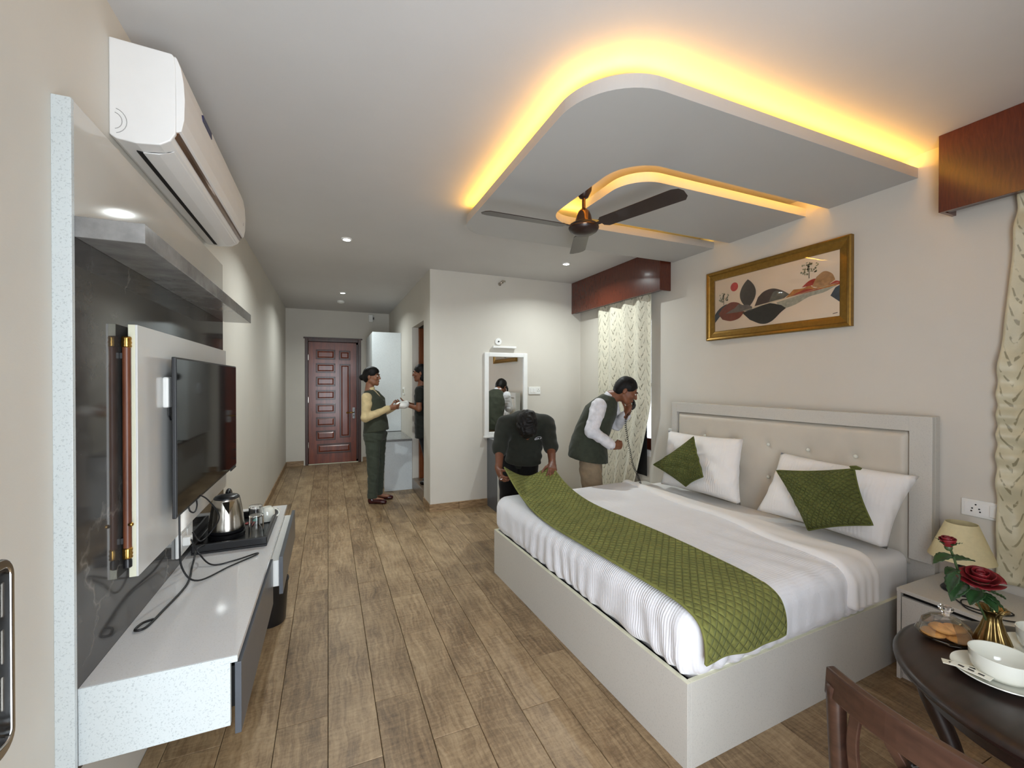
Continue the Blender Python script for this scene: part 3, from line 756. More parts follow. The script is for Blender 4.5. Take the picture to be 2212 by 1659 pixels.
bx('label_sticker', flat('dark_blue_sticker', (44, 46, 84), .4), -.474, -.4655, y0+.26, y0+.40, 2.535, 2.562, ac, 0)
bx('display_mark', M_MARK, -.468, -.4652, y1-.07, y1-.062, 2.41, 2.44, ac, 0)
for r in (.028, .042):
    G().tube([(-.662+r*math.cos(a)*.9, y0-.0005, 2.352+r*math.sin(a)) for a in [(-.42+.84*i/10)*PI for i in range(11)]], .0012, 5).build('knockout_line', M_MARK, ac)

# ---------------------------------------------------------------- open balcony door leaf at the left edge, with its pull handle
dr = struct(bpy.data.objects.new('door_2', None)); COL.objects.link(dr); dr.location = (-.44, .2, 0); PM[dr] = Matrix.Translation((-.44, .2, 0))
leaf = bx('door_leaf', M_DOOR, -.475, -.432, -.40, .800, .01, 2.2, dr, .004)
hy0, hy1, hz0, hz1 = .775, .828, .965, 1.235
hp = G()
ring = rrect(hy0, hy1, hz0, hz1, (.022, .026, .030, .022), 6)
inner = rrect(hy0+.011, hy1-.007, hz0+.016, hz1-.016, (.012,)*4, 6)
n = len(ring); X0, X1 = -.434, -.405
vs = [(X0, a, b) for a, b in ring] + [(X1, a, b) for a, b in ring] + [(X1, a, b) for a, b in inner] + [(X0+.006, a, b) for a, b in inner]
fs = []
for i in range(n):
    j = (i+1) % n
    fs += [(i, j, n+j, n+i), (n+i, n+j, 2*n+j, 2*n+i), (2*n+i, 2*n+j, 3*n+j, 3*n+i)]
fs += [tuple(range(n))[::-1]]
hp.add(vs, fs).build('pull_handle', M_CHROME, dr, bevel=.002, smooth=True, smooth_angle=35)
G().prism(inner, lambda a, b, h: (h, a, b), X0+.004, X0+.009).build('handle_inlay', M_BLACKPL, dr)
for z in (1.035, 1.10, 1.165):
    bx('finger_slot', M_STEEL, X0+.009, X0+.012, hy0+.027, hy0+.031, z-.024, z+.024, dr, .002)
# ---------------------------------------------------------------- smooth solid modelling (distance field -> surface net)
class Sdf:
    def __init__(s, lo, hi, h):
        s.lo = np.array(lo, float); s.h = h
        s.n = np.ceil((np.array(hi)-s.lo)/h).astype(int)+1
        s.ax = [(s.lo[i]+h*np.arange(s.n[i])).astype(np.float32) for i in range(3)]
        s.d = np.full(tuple(s.n), .2, np.float32)
    def win(s, lo, hi):
        a = np.clip(np.floor((np.array(lo)-s.lo)/s.h).astype(int), 0, s.n); b = np.clip(np.ceil((np.array(hi)-s.lo)/s.h).astype(int)+1, 0, s.n)
        sl = tuple(slice(a[i], b[i]) for i in range(3))
        return sl, s.ax[0][sl[0]][:, None, None], s.ax[1][sl[1]][None, :, None], s.ax[2][sl[2]][None, None, :]
    def put(s, sl, d, k, sub=False):
        a = s.d[sl]
        if sub:
            d = -d
            hh = np.maximum(k-np.abs(a-d), 0)/k; s.d[sl] = np.maximum(a, d)+hh*hh*k*.25
        else:
            hh = np.maximum(k-np.abs(a-d), 0)/k; s.d[sl] = np.minimum(a, d)-hh*hh*k*.25
    def rc(s, a, b, ra, rb, k=.02, sub=False):
        a = np.array(a, float); b = np.array(b, float); m = max(ra, rb)+k+2*s.h
        sl, X, Y, Z = s.win(np.minimum(a, b)-m, np.maximum(a, b)+m)
        ba = b-a; L = max(ba@ba, 1e-9)
        t = np.clip(((X-a[0])*ba[0]+(Y-a[1])*ba[1]+(Z-a[2])*ba[2])/L, 0, 1)
        d = np.sqrt((X-a[0]-t*ba[0])**2+(Y-a[1]-t*ba[1])**2+(Z-a[2]-t*ba[2])**2)-(ra+(rb-ra)*t)
        s.put(sl, d, k, sub)
    def chain(s, pts, rads, k=.02):
        for i in range(len(pts)-1): s.rc(pts[i], pts[i+1], rads[i], rads[i+1], k)
    def ell(s, c, r, F=None, k=.02, sub=False):
        """F: 3x3 with rows = local axes"""
        c = np.array(c, float); r = np.array(r, float); F = np.eye(3) if F is None else np.array(F)
        m = r.max()+k+2*s.h
        sl, X, Y, Z = s.win(c-m, c+m); X = X-c[0]; Y = Y-c[1]; Z = Z-c[2]
        q = [(X*F[i,0]+Y*F[i,1]+Z*F[i,2]) for i in range(3)]
        k0 = np.sqrt(sum((q[i]/r[i])**2 for i in range(3))); k1 = np.sqrt(sum((q[i]/r[i]**2)**2 for i in range(3)))+1e-6
        s.put(sl, k0*(k0-1)/k1, k, sub)
    def loft(s, slices, A, B, k=.02, pad=.02, round_=.02, pw=2.):
        """slices: list of (centre, ra, rb) along a spine; A, B: cross directions"""
        C = np.array([q[0] for q in slices], float); ra = np.array([q[1] for q in slices]); rb = np.array([q[2] for q in slices])
        ax = C[-1]-C[0]; L = np.linalg.norm(ax); ax = ax/L
        A = np.array(A, float); A = A-ax*(A@ax); A /= np.linalg.norm(A); Bv = np.cross(ax, A)
        t = (C-C[0])@ax; oa = (C-C[0])@A; ob = (C-C[0])@Bv
        m = max(ra.max(), rb.max())+k+2*s.h+max(np.abs(oa).max(), np.abs(ob).max())
        sl, X, Y, Z = s.win(np.minimum(C.min(0), C.max(0))-m, C.max(0)+m)
        X = X-C[0][0]; Y = Y-C[0][1]; Z = Z-C[0][2]
        T_ = X*ax[0]+Y*ax[1]+Z*ax[2]; P = X*A[0]+Y*A[1]+Z*A[2]; Q = X*Bv[0]+Y*Bv[1]+Z*Bv[2]
        sh = T_.shape; tt = T_.ravel()
        f = lambda v: np.interp(tt, t, v).reshape(sh).astype(np.float32)
        RA, RB = f(ra), f(rb); P = (P-f(oa))/RA; Q = (Q-f(ob))/RB
        rr = (np.abs(P)**pw+np.abs(Q)**pw)**(1/pw)
        d = (rr-1)*np.minimum(RA, RB)
        e = np.maximum(-T_, T_-L)
        d = np.sqrt(np.maximum(d+round_, 0)**2+np.maximum(e+round_, 0)**2)+np.minimum(np.maximum(d, e)+round_, 0)-round_
        s.put(sl, d.astype(np.float32), k)
    def box(s, c, half, r, F=None, k=.01, sub=False):
        c = np.array(c, float); hf = np.array(half, float); F = np.eye(3) if F is None else np.array(F)
        m = np.linalg.norm(hf)+k+2*s.h if F is not None else hf
        sl, X, Y, Z = s.win(c-m, c+m); X = X-c[0]; Y = Y-c[1]; Z = Z-c[2]
        q = [np.abs(X*F[i,0]+Y*F[i,1]+Z*F[i,2])-(hf[i]-r) for i in range(3)]
        d = np.sqrt(sum(np.maximum(v, 0)**2 for v in q))+np.minimum(np.maximum(np.maximum(q[0], q[1]), q[2]), 0)-r
        s.put(sl, d, k, sub)
    def wave(s, amp, freqs, seed=0):
        """soft crumple: sum of warped sines"""
        rs = np.random.RandomState(seed); X = s.ax[0][:, None, None]; Y = s.ax[1][None, :, None]; Z = s.ax[2][None, None, :]
        tot = 0
        for fq in freqs:
            k = rs.randn(3); k = k/np.linalg.norm(k)*fq; k2 = rs.randn(3)*fq*.35
            tot = tot+np.sin(X*k[0]+Y*k[1]+Z*k[2]+1.6*np.sin(X*k2[0]+Y*k2[1]+Z*k2[2]+rs.rand()*6)+rs.rand()*6)
        s.d += (amp*tot/len(freqs)).astype(np.float32)
    def cut(s, p, nrm):
        """remove everything on the side the normal points to"""
        p = np.array(p, float); q = np.array(nrm, float); q /= np.linalg.norm(q)
        X = s.ax[0][:, None, None]-p[0]; Y = s.ax[1][None, :, None]-p[1]; Z = s.ax[2][None, None, :]-p[2]
        s.d = np.maximum(s.d, (X*q[0]+Y*q[1]+Z*q[2]).astype(np.float32))
    def mesh(s):
        d = s.d; d[0] = d[-1] = .2; d[:, 0] = d[:, -1] = .2; d[:, :, 0] = d[:, :, -1] = .2
        ins = d < 0; nx, ny, nz = d.shape
        cnt = np.zeros((nx-1, ny-1, nz-1), np.uint8)
        for i in (0, 1):
            for j in (0, 1):
                for k in (0, 1): cnt += ins[i:nx-1+i, j:ny-1+j, k:nz-1+k]
        act = (cnt > 0) & (cnt < 8); ijk = np.argwhere(act)
        vid = np.full(act.shape, -1, np.int32); vid[act] = np.arange(len(ijk))
        corner = {}
        for i in (0, 1):
            for j in (0, 1):
                for k in (0, 1): corner[(i, j, k)] = d[ijk[:, 0]+i, ijk[:, 1]+j, ijk[:, 2]+k]
        acc = np.zeros((len(ijk), 3)); num = np.zeros(len(ijk))
        for c0 in corner:
            for axn in range(3):
                if c0[axn]: continue
                c1 = list(c0); c1[axn] = 1; c1 = tuple(c1)
                a, b = corner[c0], corner[c1]; x = (a < 0) != (b < 0)
                t = np.where(x, a/(a-b+1e-12), 0)
                p = np.tile(np.array(c0, float), (len(ijk), 1)); p[:, axn] += t
                acc += p*x[:, None]; num += x
        V = s.lo+s.h*(ijk+acc/num[:, None])
        F = []
        for axn in range(3):
            o1, o2 = (axn+1) % 3, (axn+2) % 3
            a = [slice(None)]*3; b = [slice(None)]*3; a[axn] = slice(0, -1); b[axn] = slice(1, None)
            A_, B_ = ins[tuple(a)], ins[tuple(b)]; e = np.argwhere(A_ != B_)
            e = e[(e[:, o1] > 0) & (e[:, o2] > 0) & (e[:, o1] < act.shape[o1]) & (e[:, o2] < act.shape[o2])]
            fl = A_[e[:, 0], e[:, 1], e[:, 2]]
            def cell(d1, d2):
                q = e.copy(); q[:, o1] -= d1; q[:, o2] -= d2; return vid[q[:, 0], q[:, 1], q[:, 2]]
            q = np.stack([cell(1, 1), cell(0, 1), cell(0, 0), cell(1, 0)], 1)
            q[~fl] = q[~fl][:, ::-1]; F.append(q)
        F = np.concatenate(F); F = F[(F >= 0).all(1)]
        return V, F
    def build(s, name, mat, parent=None, local=True, smooth_it=1, loc=None):
        V, F = s.mesh()
        for _ in range(smooth_it):           # light Laplacian smoothing
            acc = np.zeros_like(V); num = np.zeros(len(V))
            for i in range(4):
                for j in (1, 3):
                    np.add.at(acc, F[:, i], V[F[:, (i+j) % 4]]); np.add.at(num, F[:, i], 1)
            V = V*.5+.5*acc/np.maximum(num, 1)[:, None]
        me = bpy.data.meshes.new(name)
        me.vertices.add(len(V)); me.vertices.foreach_set('co', V.astype(np.float32).ravel())
        me.loops.add(F.size); me.loops.foreach_set('vertex_index', F.astype(np.int32).ravel())
        me.polygons.add(len(F)); me.polygons.foreach_set('loop_start', np.arange(0, F.size, 4, dtype=np.int32))
        me.polygons.foreach_set('loop_total', np.full(len(F), 4, np.int32))
        me.update(calc_edges=True); me.validate()
        me.materials.append(mat)
        return link(name, me, parent, local, smooth=True, loc=loc)
# ---------------------------------------------------------------- bed (own frame: u along the length, v across, turned by 2 degrees)
BO = (1.242, 1.22, 0); BR = math.radians(2.0)
BM = Matrix.Translation(BO) @ Matrix.Rotation(BR, 4, 'Z')
BW, BL, FZ = 1.875, 1.70, .333
bed = thing('bed', 'double bed with pale grey laminate base and padded beige headboard', 'bed', BO, BR)
def bb(name, mat, *q, parent=bed, bevel=.002): return G().box(*q).build(name, mat, parent, local=True, bevel=bevel)
for nm, q in (('foot_panel', (0, .02, 0, BW)), ('side_panel', (.02, BL, 0, .02)), ('side_panel', (.02, BL, BW-.02, BW))):
    o = bb(nm, M_BEDLAM, *q, .0, FZ-.001, bevel=.001)
    x0, x1, y0, y1 = q
    bb('edge_band', M_CREAM, x0+.0005, x1-.0005, y0+.0005, y1-.0005, FZ-.001, FZ+.001, parent=o, bevel=0)
bb('slat_deck', M_BLACKMT, .02, BL, .02, BW-.02, .26, .285, bevel=0)
# headboard
HU = 1.70
hb = bb('headboard', M_BEDLAM, HU+.035, HU+.085, -.068, 1.745, .0, 1.285)
bb('headboard_stile', M_BEDLAM, HU, HU+.035, -.068, .03, .50, 1.285, parent=hb)
bb('headboard_stile', M_BEDLAM, HU, HU+.035, 1.685, 1.745, .50, 1.285, parent=hb)
bb('headboard_rail', M_BEDLAM, HU, HU+.035, .03, 1.685, 1.202, 1.285, parent=hb)
studs = [(.29+.274*i, 1.02) for i in range(5)] + [(.29+.274*i, .785) for i in range(5)]
def tuft(a, b):
    v = .034+a*(1.681-.034); z = .46+b*(1.198-.46)
    e = min(v-.034, 1.681-v, z-.46, 1.198-z)
    u0 = HU+.034-.034*min(1, max(0, e/.03))**.5
    for sv_, sz_ in studs:
        r2 = (v-sv_)**2+(z-sz_)**2; u0 += .014*math.exp(-r2/.0012)+.006*math.exp(-r2/.008)
    return (u0, v, z)
G().grid(tuft, 130, 60).build('padded_panel', M_UPH, hb, local=True, smooth=True)
for sv_, sz_ in studs:
    G().ball((HU+.008, sv_, sz_), (.011, .0125, .0125), 10).build('crystal_stud', M_CERAMIC, hb, local=True, smooth=False)
# mattress with fitted sheet
mt = Sdf((-.1, -.1, .25), (1.85, 2.05, .75), .012)
mt.box((.87, BW/2, .415), (.82, BW/2-.015, .128), .05); mt.wave(.002, (9, 14), 3)
tag(mt.build('mattress', M_SHEET2, local=True), 'mattress in a white fitted sheet on the bed base', 'mattress')
bpy.data.objects['mattress'].matrix_world = BM
# duvet: soft box with gathered sides
def duvet_field(infl=0., h=.009):
    s = Sdf((-.12, -.16, .26), (1.55, BW+.16, .72), h)
    s.box((.655, BW/2, .452), (.655, BW/2+.018, .136), .085)
    X = s.ax[0][:, None, None]; Y = s.ax[1][None, :, None]; Z = s.ax[2][None, None, :]
    zz = np.clip((.60-Z)/.24, 0, 1); top = np.clip((Z-.50)/.09, 0, 1)
    nearside = np.clip((.25-Y)/.2, 0, 1); foot = np.clip((.22-X)/.2, 0, 1)
    # hanging folds
    n1 = np.sin(X*5.1+1)*np.sin(X*2.3); n2 = np.sin(Y*4.3+.6)*np.sin(Y*1.9+2)
    fold = np.sin(X*74+2.2*np.sin(X*11)+3*zz*np.sin(X*5))*nearside*zz*(.005+.004*n1)*(1-foot)
    fold = fold+np.sin(Y*63+3.0*np.sin(Y*6.3)+3*zz*np.sin(Y*9))*foot*zz*(.0045+.0045*n2)
    fold = fold+np.sin(Y*23+1.2*np.sin(Y*4)+1.5*zz)*foot*zz*.0035
    fold = fold+np.sin((X+Y)*70)*nearside*foot*zz*.005
    # creases over the top
    fold = fold+top*(.0035*np.sin(X*38+2*np.sin(Y*4)+Y*7)*np.clip((X-.55)/.3, 0, 1)*np.clip((1.0-Y)/.6, 0, 1)+.003*np.sin(Y*9+X*4)+.003*np.sin(X*7-Y*5))
    s.d += fold.astype(np.float32)-infl
    s.cut((0, 0, .336), (0, 0, -1))
    return s, X, Y, Z
s, X, Y, Z = duvet_field()
EDGE = lambda Y: 1.03+.112*Y                                     # head edge of the duvet runs slightly askew
s.d = np.maximum(s.d, (X-EDGE(Y)-.17).astype(np.float32))
dv = s.build('duvet', M_SHEET, local=True, smooth_it=1)
dv.matrix_world = BM; tag(dv, 'white ribbed duvet spread over the bed and tucked at the foot', 'duvet')
s, X, Y, Z = duvet_field(.026)
s.cut((0, 0, .39), (0, 0, -1))
w = (X-EDGE(Y)-.115+.012*np.sin(Y*6)).astype(np.float32)
s.d = np.sqrt(np.maximum(s.d+.03, 0)**2+np.maximum(np.abs(w)-.125+.03, 0)**2)-.03
s.d = s.d.astype(np.float32)
s.build('turned_back_fold', M_SHEET2, dv, local=True, smooth_it=1)

# pillows and cushions from their four corners (bed frame)
def pillow(name, corners, thick, mat, label, cat, group, push, n=28, piping=0.):
    """corners: bottom-left, bottom-right, top-right, top-left as (u, v, z); push: which way it bulges"""
    C = [Vector(c) for c in corners]; nrm = (C[1]-C[0]).cross(C[3]-C[0]).normalized()
    cen = sum(C, Vector())/4
    def P(a, b, sgn):
        p = C[0]*(1-a)*(1-b)+C[1]*a*(1-b)+C[2]*a*b+C[3]*(1-a)*b
        x, y = 2*a-1, 2*b-1
        pinch = .045*((1-x*x)*y*y+(1-y*y)*x*x)                    # concave edges between the corners
        p = p+(cen-p)*pinch*1.4
        f = max(0, (1-x**4)*(1-y**4))**.55
        wr = .006*math.sin(9*x+4*y+3*math.sin(3*y))*f+.004*math.sin(14*y-5*x)*f
        return p+nrm*sgn*(thick*f+wr)
    g = G()
    for sgn in (1, -1): g.grid(lambda a, b: P(a, b, sgn), n, n, uvfn=lambda a, b: (a*.45, b*.45))
    me = g.build(name, mat, local=True, fix=True, smooth=True)
    bm = bmesh.new(); bm.from_mesh(me.data); bmesh.ops.remove_doubles(bm, verts=bm.verts, dist=1e-5); bmesh.ops.recalc_face_normals(bm, faces=bm.faces); bm.to_mesh(me.data); bm.free()
    me.matrix_world = BM; me.data.polygons.foreach_set('use_smooth', [True]*len(me.data.polygons))
    tag(me, label, cat, group)
    if piping:
        edge = [P(i/n, 0, 0) for i in range(n)]+[P(1, i/n, 0) for i in range(n)]+[P(1-i/n, 1, 0) for i in range(n)]+[P(0, 1-i/n, 0) for i in range(n+1)]
        G().tube(edge, piping, 6).build('piping', mat, me, local=True, smooth=True)
    return me
TOPZ = .572
pillow('pillow', [(1.47, 1.64, .585), (1.50, .90, .590), (1.63, .975, 1.047), (1.63, 1.715, 1.033)], .075, M_PILLOW, 'white pillow against the headboard, farther from the camera', 'pillow', 'white pillows on the bed', 1)
pillow('pillow', [(1.46, .75, .60), (1.48, .030, .585), (1.64, -.040, .972), (1.63, .695, .990)], .08, M_PILLOW, 'white pillow against the headboard, nearest to the bedside lamp', 'pillow', 'white pillows on the bed', 1)
pillow('cushion', [(1.37, 1.275, .655), (1.39, 1.13, .757), (1.49, 1.309, 1.032), (1.40, 1.657, .755)], .055, M_VELVETC, 'dark green quilted cushion leaning on the far pillow', 'cushion', 'green cushions on the bed', 1, piping=.005)
c2 = pillow('cushion', [(1.34, .346, .608), (1.345, .033, .733), (1.44, .165, .990), (1.42, .588, .904)], .06, M_VELVETC, 'dark green quilted cushion leaning on the near pillow, top corner folded', 'cushion', 'green cushions on the bed', 1, piping=.005)
G().add([(1.44, .175, .985), (1.435, .13, .992), (1.415, .115, 1.004), (1.425, .15, 1.012), (1.445, .19, 1.002)], [(0, 1, 2, 3, 4)]).build('folded_corner', M_VELVETC, c2, local=True, solid=.010, bevel=.003)

# bed runner: hangs over the near side, lies across the duvet, far end lifted by the man
def runner():
    # centre line in (v, z); nearest first
    pts = [(-.050, .425), (-.052, .47), (-.045, .52), (-.022, .565), (.03, .592), (.12, .603), (.3, .604), (.6, .604), (.9, .604), (1.15, .608), (1.35, .622), (1.55, .655), (1.75, .710), (1.95, .785)]
    cl = crom([(0, a, b) for a, b in pts], 8)
    L = [0.]
    for i in range(1, len(cl)): L.append(L[-1]+(cl[i]-cl[i-1]).length)
    nv = len(cl)-1; nu = 40
    def fn(a, b):
        i = min(nv, int(round(b*nv))); p = cl[i]; t = p.y
        lift = max(0, (t-1.05)/.9); lift = min(1, lift)
        u0 = .035+.085*lift**1.3; u1 = .500-.045*lift**1.3+.03*math.sin(t*2.2)*(1-lift)
        uu = u0+(u1-u0)*a
        vv = p.y-.16*lift*(a-.0)*lift+.10*lift*lift*(.5-abs(a-.5))*-.6
        zz = p.z+lift*lift*(.03*a-.075*math.sin(PI*a))+.0035*math.sin(uu*23+t*3)*(1 if t > .05 else .3)
        if t < .05: vv -= .004*math.sin(uu*30)
        if i == 0: zz += .008*math.sin(uu*14)
        return (uu, vv, zz)
    g = G(); g.grid(fn, nu, nv, uvfn=lambda a, b: (a*.47, L[min(nv, int(round(b*nv)))]))
    o = g.build('bed_runner', M_VELVET, local=True, fix=True, smooth=True, solid=.010)
    o.matrix_world = BM; tag(o, 'olive green quilted velvet bed runner being laid across the white duvet', 'bed runner')
    hem = [fn(i/nu, 0) for i in range(nu+1)]
    G().tube(hem, .0068, 6).build('hem', M_VELVET, o, local=True, smooth=True)
    for a in (0, 1): G().tube([fn(a, j/nv) for j in range(nv+1)], .0062, 6).build('hem', M_VELVET, o, local=True, smooth=True)
runner()

# ---------------------------------------------------------------- bedside table, lamp, socket
ns = thing('nightstand', 'pale laminate nightstand with one drawer beside the bed', 'nightstand', (2.8, .95, 0))
bx('top', M_BEDLAM, 2.60, XR-.004, .66, 1.205, .432, .45, ns, .002)
bx('body', M_BEDLAM, 2.625, XR-.004, .675, 1.19, .0, .395, ns, .002)
bx('side', M_BEDLAM, 2.605, XR-.004, 1.19, 1.205, .0, .432, ns, .001)
bx('side', M_BEDLAM, 2.605, XR-.004, .66, .675, .0, .432, ns, .001)
bx('finger_gap', M_BLACKMT, 2.63, XR-.004, .675, 1.19, .395, .432, ns, 0)
bx('drawer', M_BEDLAM, 2.605, 2.625, .68, 1.186, .04, .412, ns, .002)
ns2 = thing('nightstand', 'nightstand behind the bed on the far side, by the curtain', 'nightstand', (2.8, 3.35, 0))
bx('body', M_BEDLAM, 2.66, XR-.004, 3.16, 3.55, .0, .42, ns2, .002)
bx('top', M_BEDLAM, 2.64, XR-.004, 3.15, 3.56, .42, .44, ns2, .002)
lx, ly, lz = 2.835, 1.055, .4505
lp = thing('table_lamp', 'bedside lamp with a cream cone shade on the nightstand', 'lamp', (lx, ly, lz))
ML = Matrix.Translation((lx, ly, lz))
G().lathe([(.07, 0), (.073, .006), (.066, .016), (.02, .024), (.013, .04), (.013, .15), (.017, .17), (.010, .18)], 32, ML).build('base', M_BLACKPL, lp, smooth=True, smooth_angle=50)
G().lathe([(.120, .165), (.058, .335), (.0565, .335), (.1185, .165)], 48, ML, close=False).build('shade', M_SHADE, lp, smooth=True, smooth_angle=50)
G().lathe([(.010, .18), (.012, .24), (.006, .242)], 12, ML).build('bulb_holder', M_WHITEPL, lp)
G().tube(crom([(lx-.07, ly, lz+.004), (lx-.12, ly-.02, lz+.004), (lx-.17, ly-.08, lz+.004), (lx-.15, ly-.17, lz+.004), (lx-.08, ly-.2, lz+.004), (lx-.05, ly-.12, lz+.004), (lx-.12, ly-.05, lz+.008), (lx-.2, ly-.1, lz+.004), (lx-.17, ly-.22, lz+.004), (lx-.02, ly-.27, lz+.004), (lx+.1, ly-.22, lz+.004)], 8), .003, 6).build('cord', M_CABLE, lp, smooth=True)
def socket_plate(name, label, x, y0, y1, z0, z1, parts):
    t = thing(name, label, 'socket', (x, (y0+y1)/2, z0))
    bx('plate', M_WHITEPL, x-.012, x, y0, y1, z0, z1, t, .004)
    bx('inset', M_WHITEPT, x-.014, x-.012, y0+.012, y1-.012, z0+.012, z1-.012, t, .002)
    for kind, yc in parts:
        zc = (z0+z1)/2
        if kind == 's':
            for a, b in ((0, .020), (-.013, .0), (.013, .0), (-.016, -.014), (.016, -.014)):
                G().lathe([(.0036, 0), (.0036, .002)], 10, Matrix.Translation((x-.014, yc+a, zc+b)) @ Matrix.Rotation(-PI/2, 4, 'Y')).build('socket_hole', M_CONTACT, t)
        else: bx('rocker', M_WHITEPL, x-.019, x-.014, yc-.017, yc+.017, zc-.03, zc+.03, t, .003)
    return t
socket_plate('socket_plate', 'white power socket with switch on the wall above the lamp', XR, .97, 1.128, .785, .872, [('s', 1.072), ('w', 1.005)])
socket_plate('socket_plate', 'white switch plate on the wall left of the headboard', XR, 3.06, 3.22, .93, 1.02, [('s', 3.17), ('w', 3.1)])
socket_plate('socket_plate', 'second white socket plate under the one left of the headboard', XR, 3.06, 3.22, .82, .91, [('s', 3.17), ('s', 3.1)])

# ---------------------------------------------------------------- framed picture
PY0, PY1, PZ0, PZ1 = 1.633, 2.749, 1.822, 2.398
pf = thing('framed_picture', 'landscape art print in a gold frame above the headboard', 'picture', (XR, 2.19, PZ0))
def frame_bar(a, b, z0, z1, horiz):
    W = .075
    sect = [(0, 0), (.030, 0), (.034, .008), (.028, .022), (.020, .030), (.016, .058), (.012, .075), (0, .075)]      # (depth from wall, inset)
    g = G(); vs = []
    for t, end in ((0, 0), (1, 1)):
        for dp, ins in sect:
            if horiz == 'b': y = (PY0+ins) if not end else (PY1-ins); z = PZ0+ins
            elif horiz == 't': y = (PY0+ins) if not end else (PY1-ins); z = PZ1-ins
            elif horiz == 'l': z = (PZ0+ins) if not end else (PZ1-ins); y = PY1-ins
            else: z = (PZ0+ins) if not end else (PZ1-ins); y = PY0+ins
            vs.append((XR-.002-dp, y, z))
    n = len(sect); fs = [(i, (i+1) % n, n+(i+1) % n, n+i) for i in range(n)]+[tuple(range(n)), tuple(range(n, 2*n))[::-1]]
    return g.add(vs, fs)
for hh in 'btlr': frame_bar(0, 0, 0, 0, hh).build('frame_bar', M_GOLD, pf)
AY0, AY1, AZ0, AZ1 = PY0+.072, PY1-.072, PZ0+.072, PZ1-.072
bx('print', flat('print_paper', (242, 226, 204), .5, var=.05, nscale=3), XR-.012, XR-.004, AY0, AY1, AZ0, AZ1, pf, 0)
def art(pts, c, name, lay, ell=None):
    """pts in picture space (0..1 from left, 0..1 from bottom)"""
    m = flat('ink_%d_%d_%d' % c, c, .55, var=.22, nscale=38)
    W_, H_ = AY1-AY0, AZ1-AZ0
    q = [(AY1-a*W_, AZ0+b*H_) for a, b in pts]
    x = XR-.0125-.0003*lay
    G().add([(x, a, b) for a, b in q], [tuple(range(len(q)))]).build(name, m, pf)
def blob(pts, n=7): return [(p.x, p.y) for p in crom([(a, b, 0) for a, b in pts], n)]
def disc(cx, cy, rx, ry, n=28): return [(cx+rx*math.cos(2*PI*i/n), cy+ry*math.sin(2*PI*i/n)) for i in range(n)]
def leafshape(cx, cy, w, h, n=12): return [(cx+w*math.sin(PI*t)**.8*(1 if s > 0 else -1), cy-h+2*h*t) for s in (1,) for t in (i/n for i in range(n+1))]+[(cx-w*math.sin(PI*t)**.8, cy-h+2*h*t) for t in (1-i/n for i in range(1, n))]
art(blob([(0, .17), (.0, .32), (.05, .44), (.12, .50), (.17, .44), (.12, .35), (.05, .28)])+[(0, .17)], (58, 68, 76), 'ink_hill', 1)
art([(.04, .33)]+blob([(.08, .22), (.16, .17), (.24, .20), (.29, .30)])+blob([(.29, .36), (.24, .48), (.16, .52), (.08, .44)])+[(.04, .34)], (134, 68, 50), 'ink_leaf', 2)
art(leafshape(.32, .62, .072, .26), (74, 68, 62), 'ink_leaf', 4)
art([(.11, .32)]+blob([(.16, .37), (.2, .40), (.24, .46), (.28, .43), (.32, .42), (.36, .37)])+[(.36, .31)], (120, 112, 106), 'ink_cloud', 5)
art([(.27, .29)]+blob([(.34, .14), (.44, .04), (.52, .06), (.60, .20)])+[(.635, .25), (.60, .31), (.54, .36), (.5, .385)], (52, 50, 48), 'ink_leaf', 3)
art([(.38, .37)]+blob([(.41, .52), (.46, .60), (.53, .62), (.60, .56), (.66, .47)])+[(.62, .42)], (84, 66, 58), 'ink_hill', 2)
art(blob([(.5, .40), (.54, .56), (.60, .54), (.66, .47)])+[(.6, .415)], (112, 110, 98), 'ink_hill', 3)
art([(.56, .37), (.98, .50)]+blob([(.98, .47), (.9, .40), (.8, .37), (.7, .28), (.60, .24)]), (172, 172, 156), 'ink_river', 1)
art([(.63, .415)]+blob([(.69, .53), (.76, .52), (.80, .55), (.84, .49), (.9, .52)])+[(1, .50), (1, .475)], (196, 132, 66), 'ink_dune', 2)
art([(.66, .418)]+blob([(.72, .47), (.78, .50), (.84, .47)])+[(.9, .465)], (176, 66, 42), 'ink_dune', 3)
art(blob([(.75, .54), (.8, .62), (.85, .63), (.87, .54)])+[(.8, .54)], (178, 62, 46), 'ink_dune', 3)
art([(.82, .52)]+blob([(.85, .66), (.90, .72), (.95, .66), (.97, .56)])+[(.9, .465)], (184, 142, 96), 'ink_hill', 4)
art(blob([(.93, .50), (.97, .54), (1, .52)])+[(1, .48)], (182, 66, 48), 'ink_dune', 4)
art([(1, .47), (.97, .44), (.94, .33), (1, .21)], (66, 78, 88), 'ink_hill', 3)
art(disc(.195, .80, .036, .082), (208, 62, 58), 'ink_sun', 2)
for (tx, tz, cz, rx, rz, nn) in ((.092, .50, .645, .052, .10, 34), (.80, .66, .825, .066, .115, 44)):
    art([(tx-.003, tz), (tx+.003, tz), (tx+.0015, cz), (tx-.0015, cz)], (110, 106, 84), 'ink_trunk', 3)
    rs = random.Random(3)
    for i in range(nn):
        a, r = rs.uniform(0, 2*PI), math.sqrt(rs.random())
        art(disc(tx+rx*r*math.cos(a), cz+rz*r*math.sin(a)*.9, rs.uniform(.004, .009), rs.uniform(.008, .018), 7), (160, 158, 124), 'ink_foliage', 4)
art([(.28, .318), (.99, .505), (.99, .51), (.28, .326)], (206, 196, 160), 'ink_gold_line', 6)
art([(.955, .045), (.985, .055), (.985, .066), (.955, .056)], (96, 86, 76), 'ink_signature', 3)
bx('glazing', M_THIN, XR-.0175, XR-.0165, AY0-.001, AY1+.001, AZ0-.001, AZ1+.001, pf, 0)

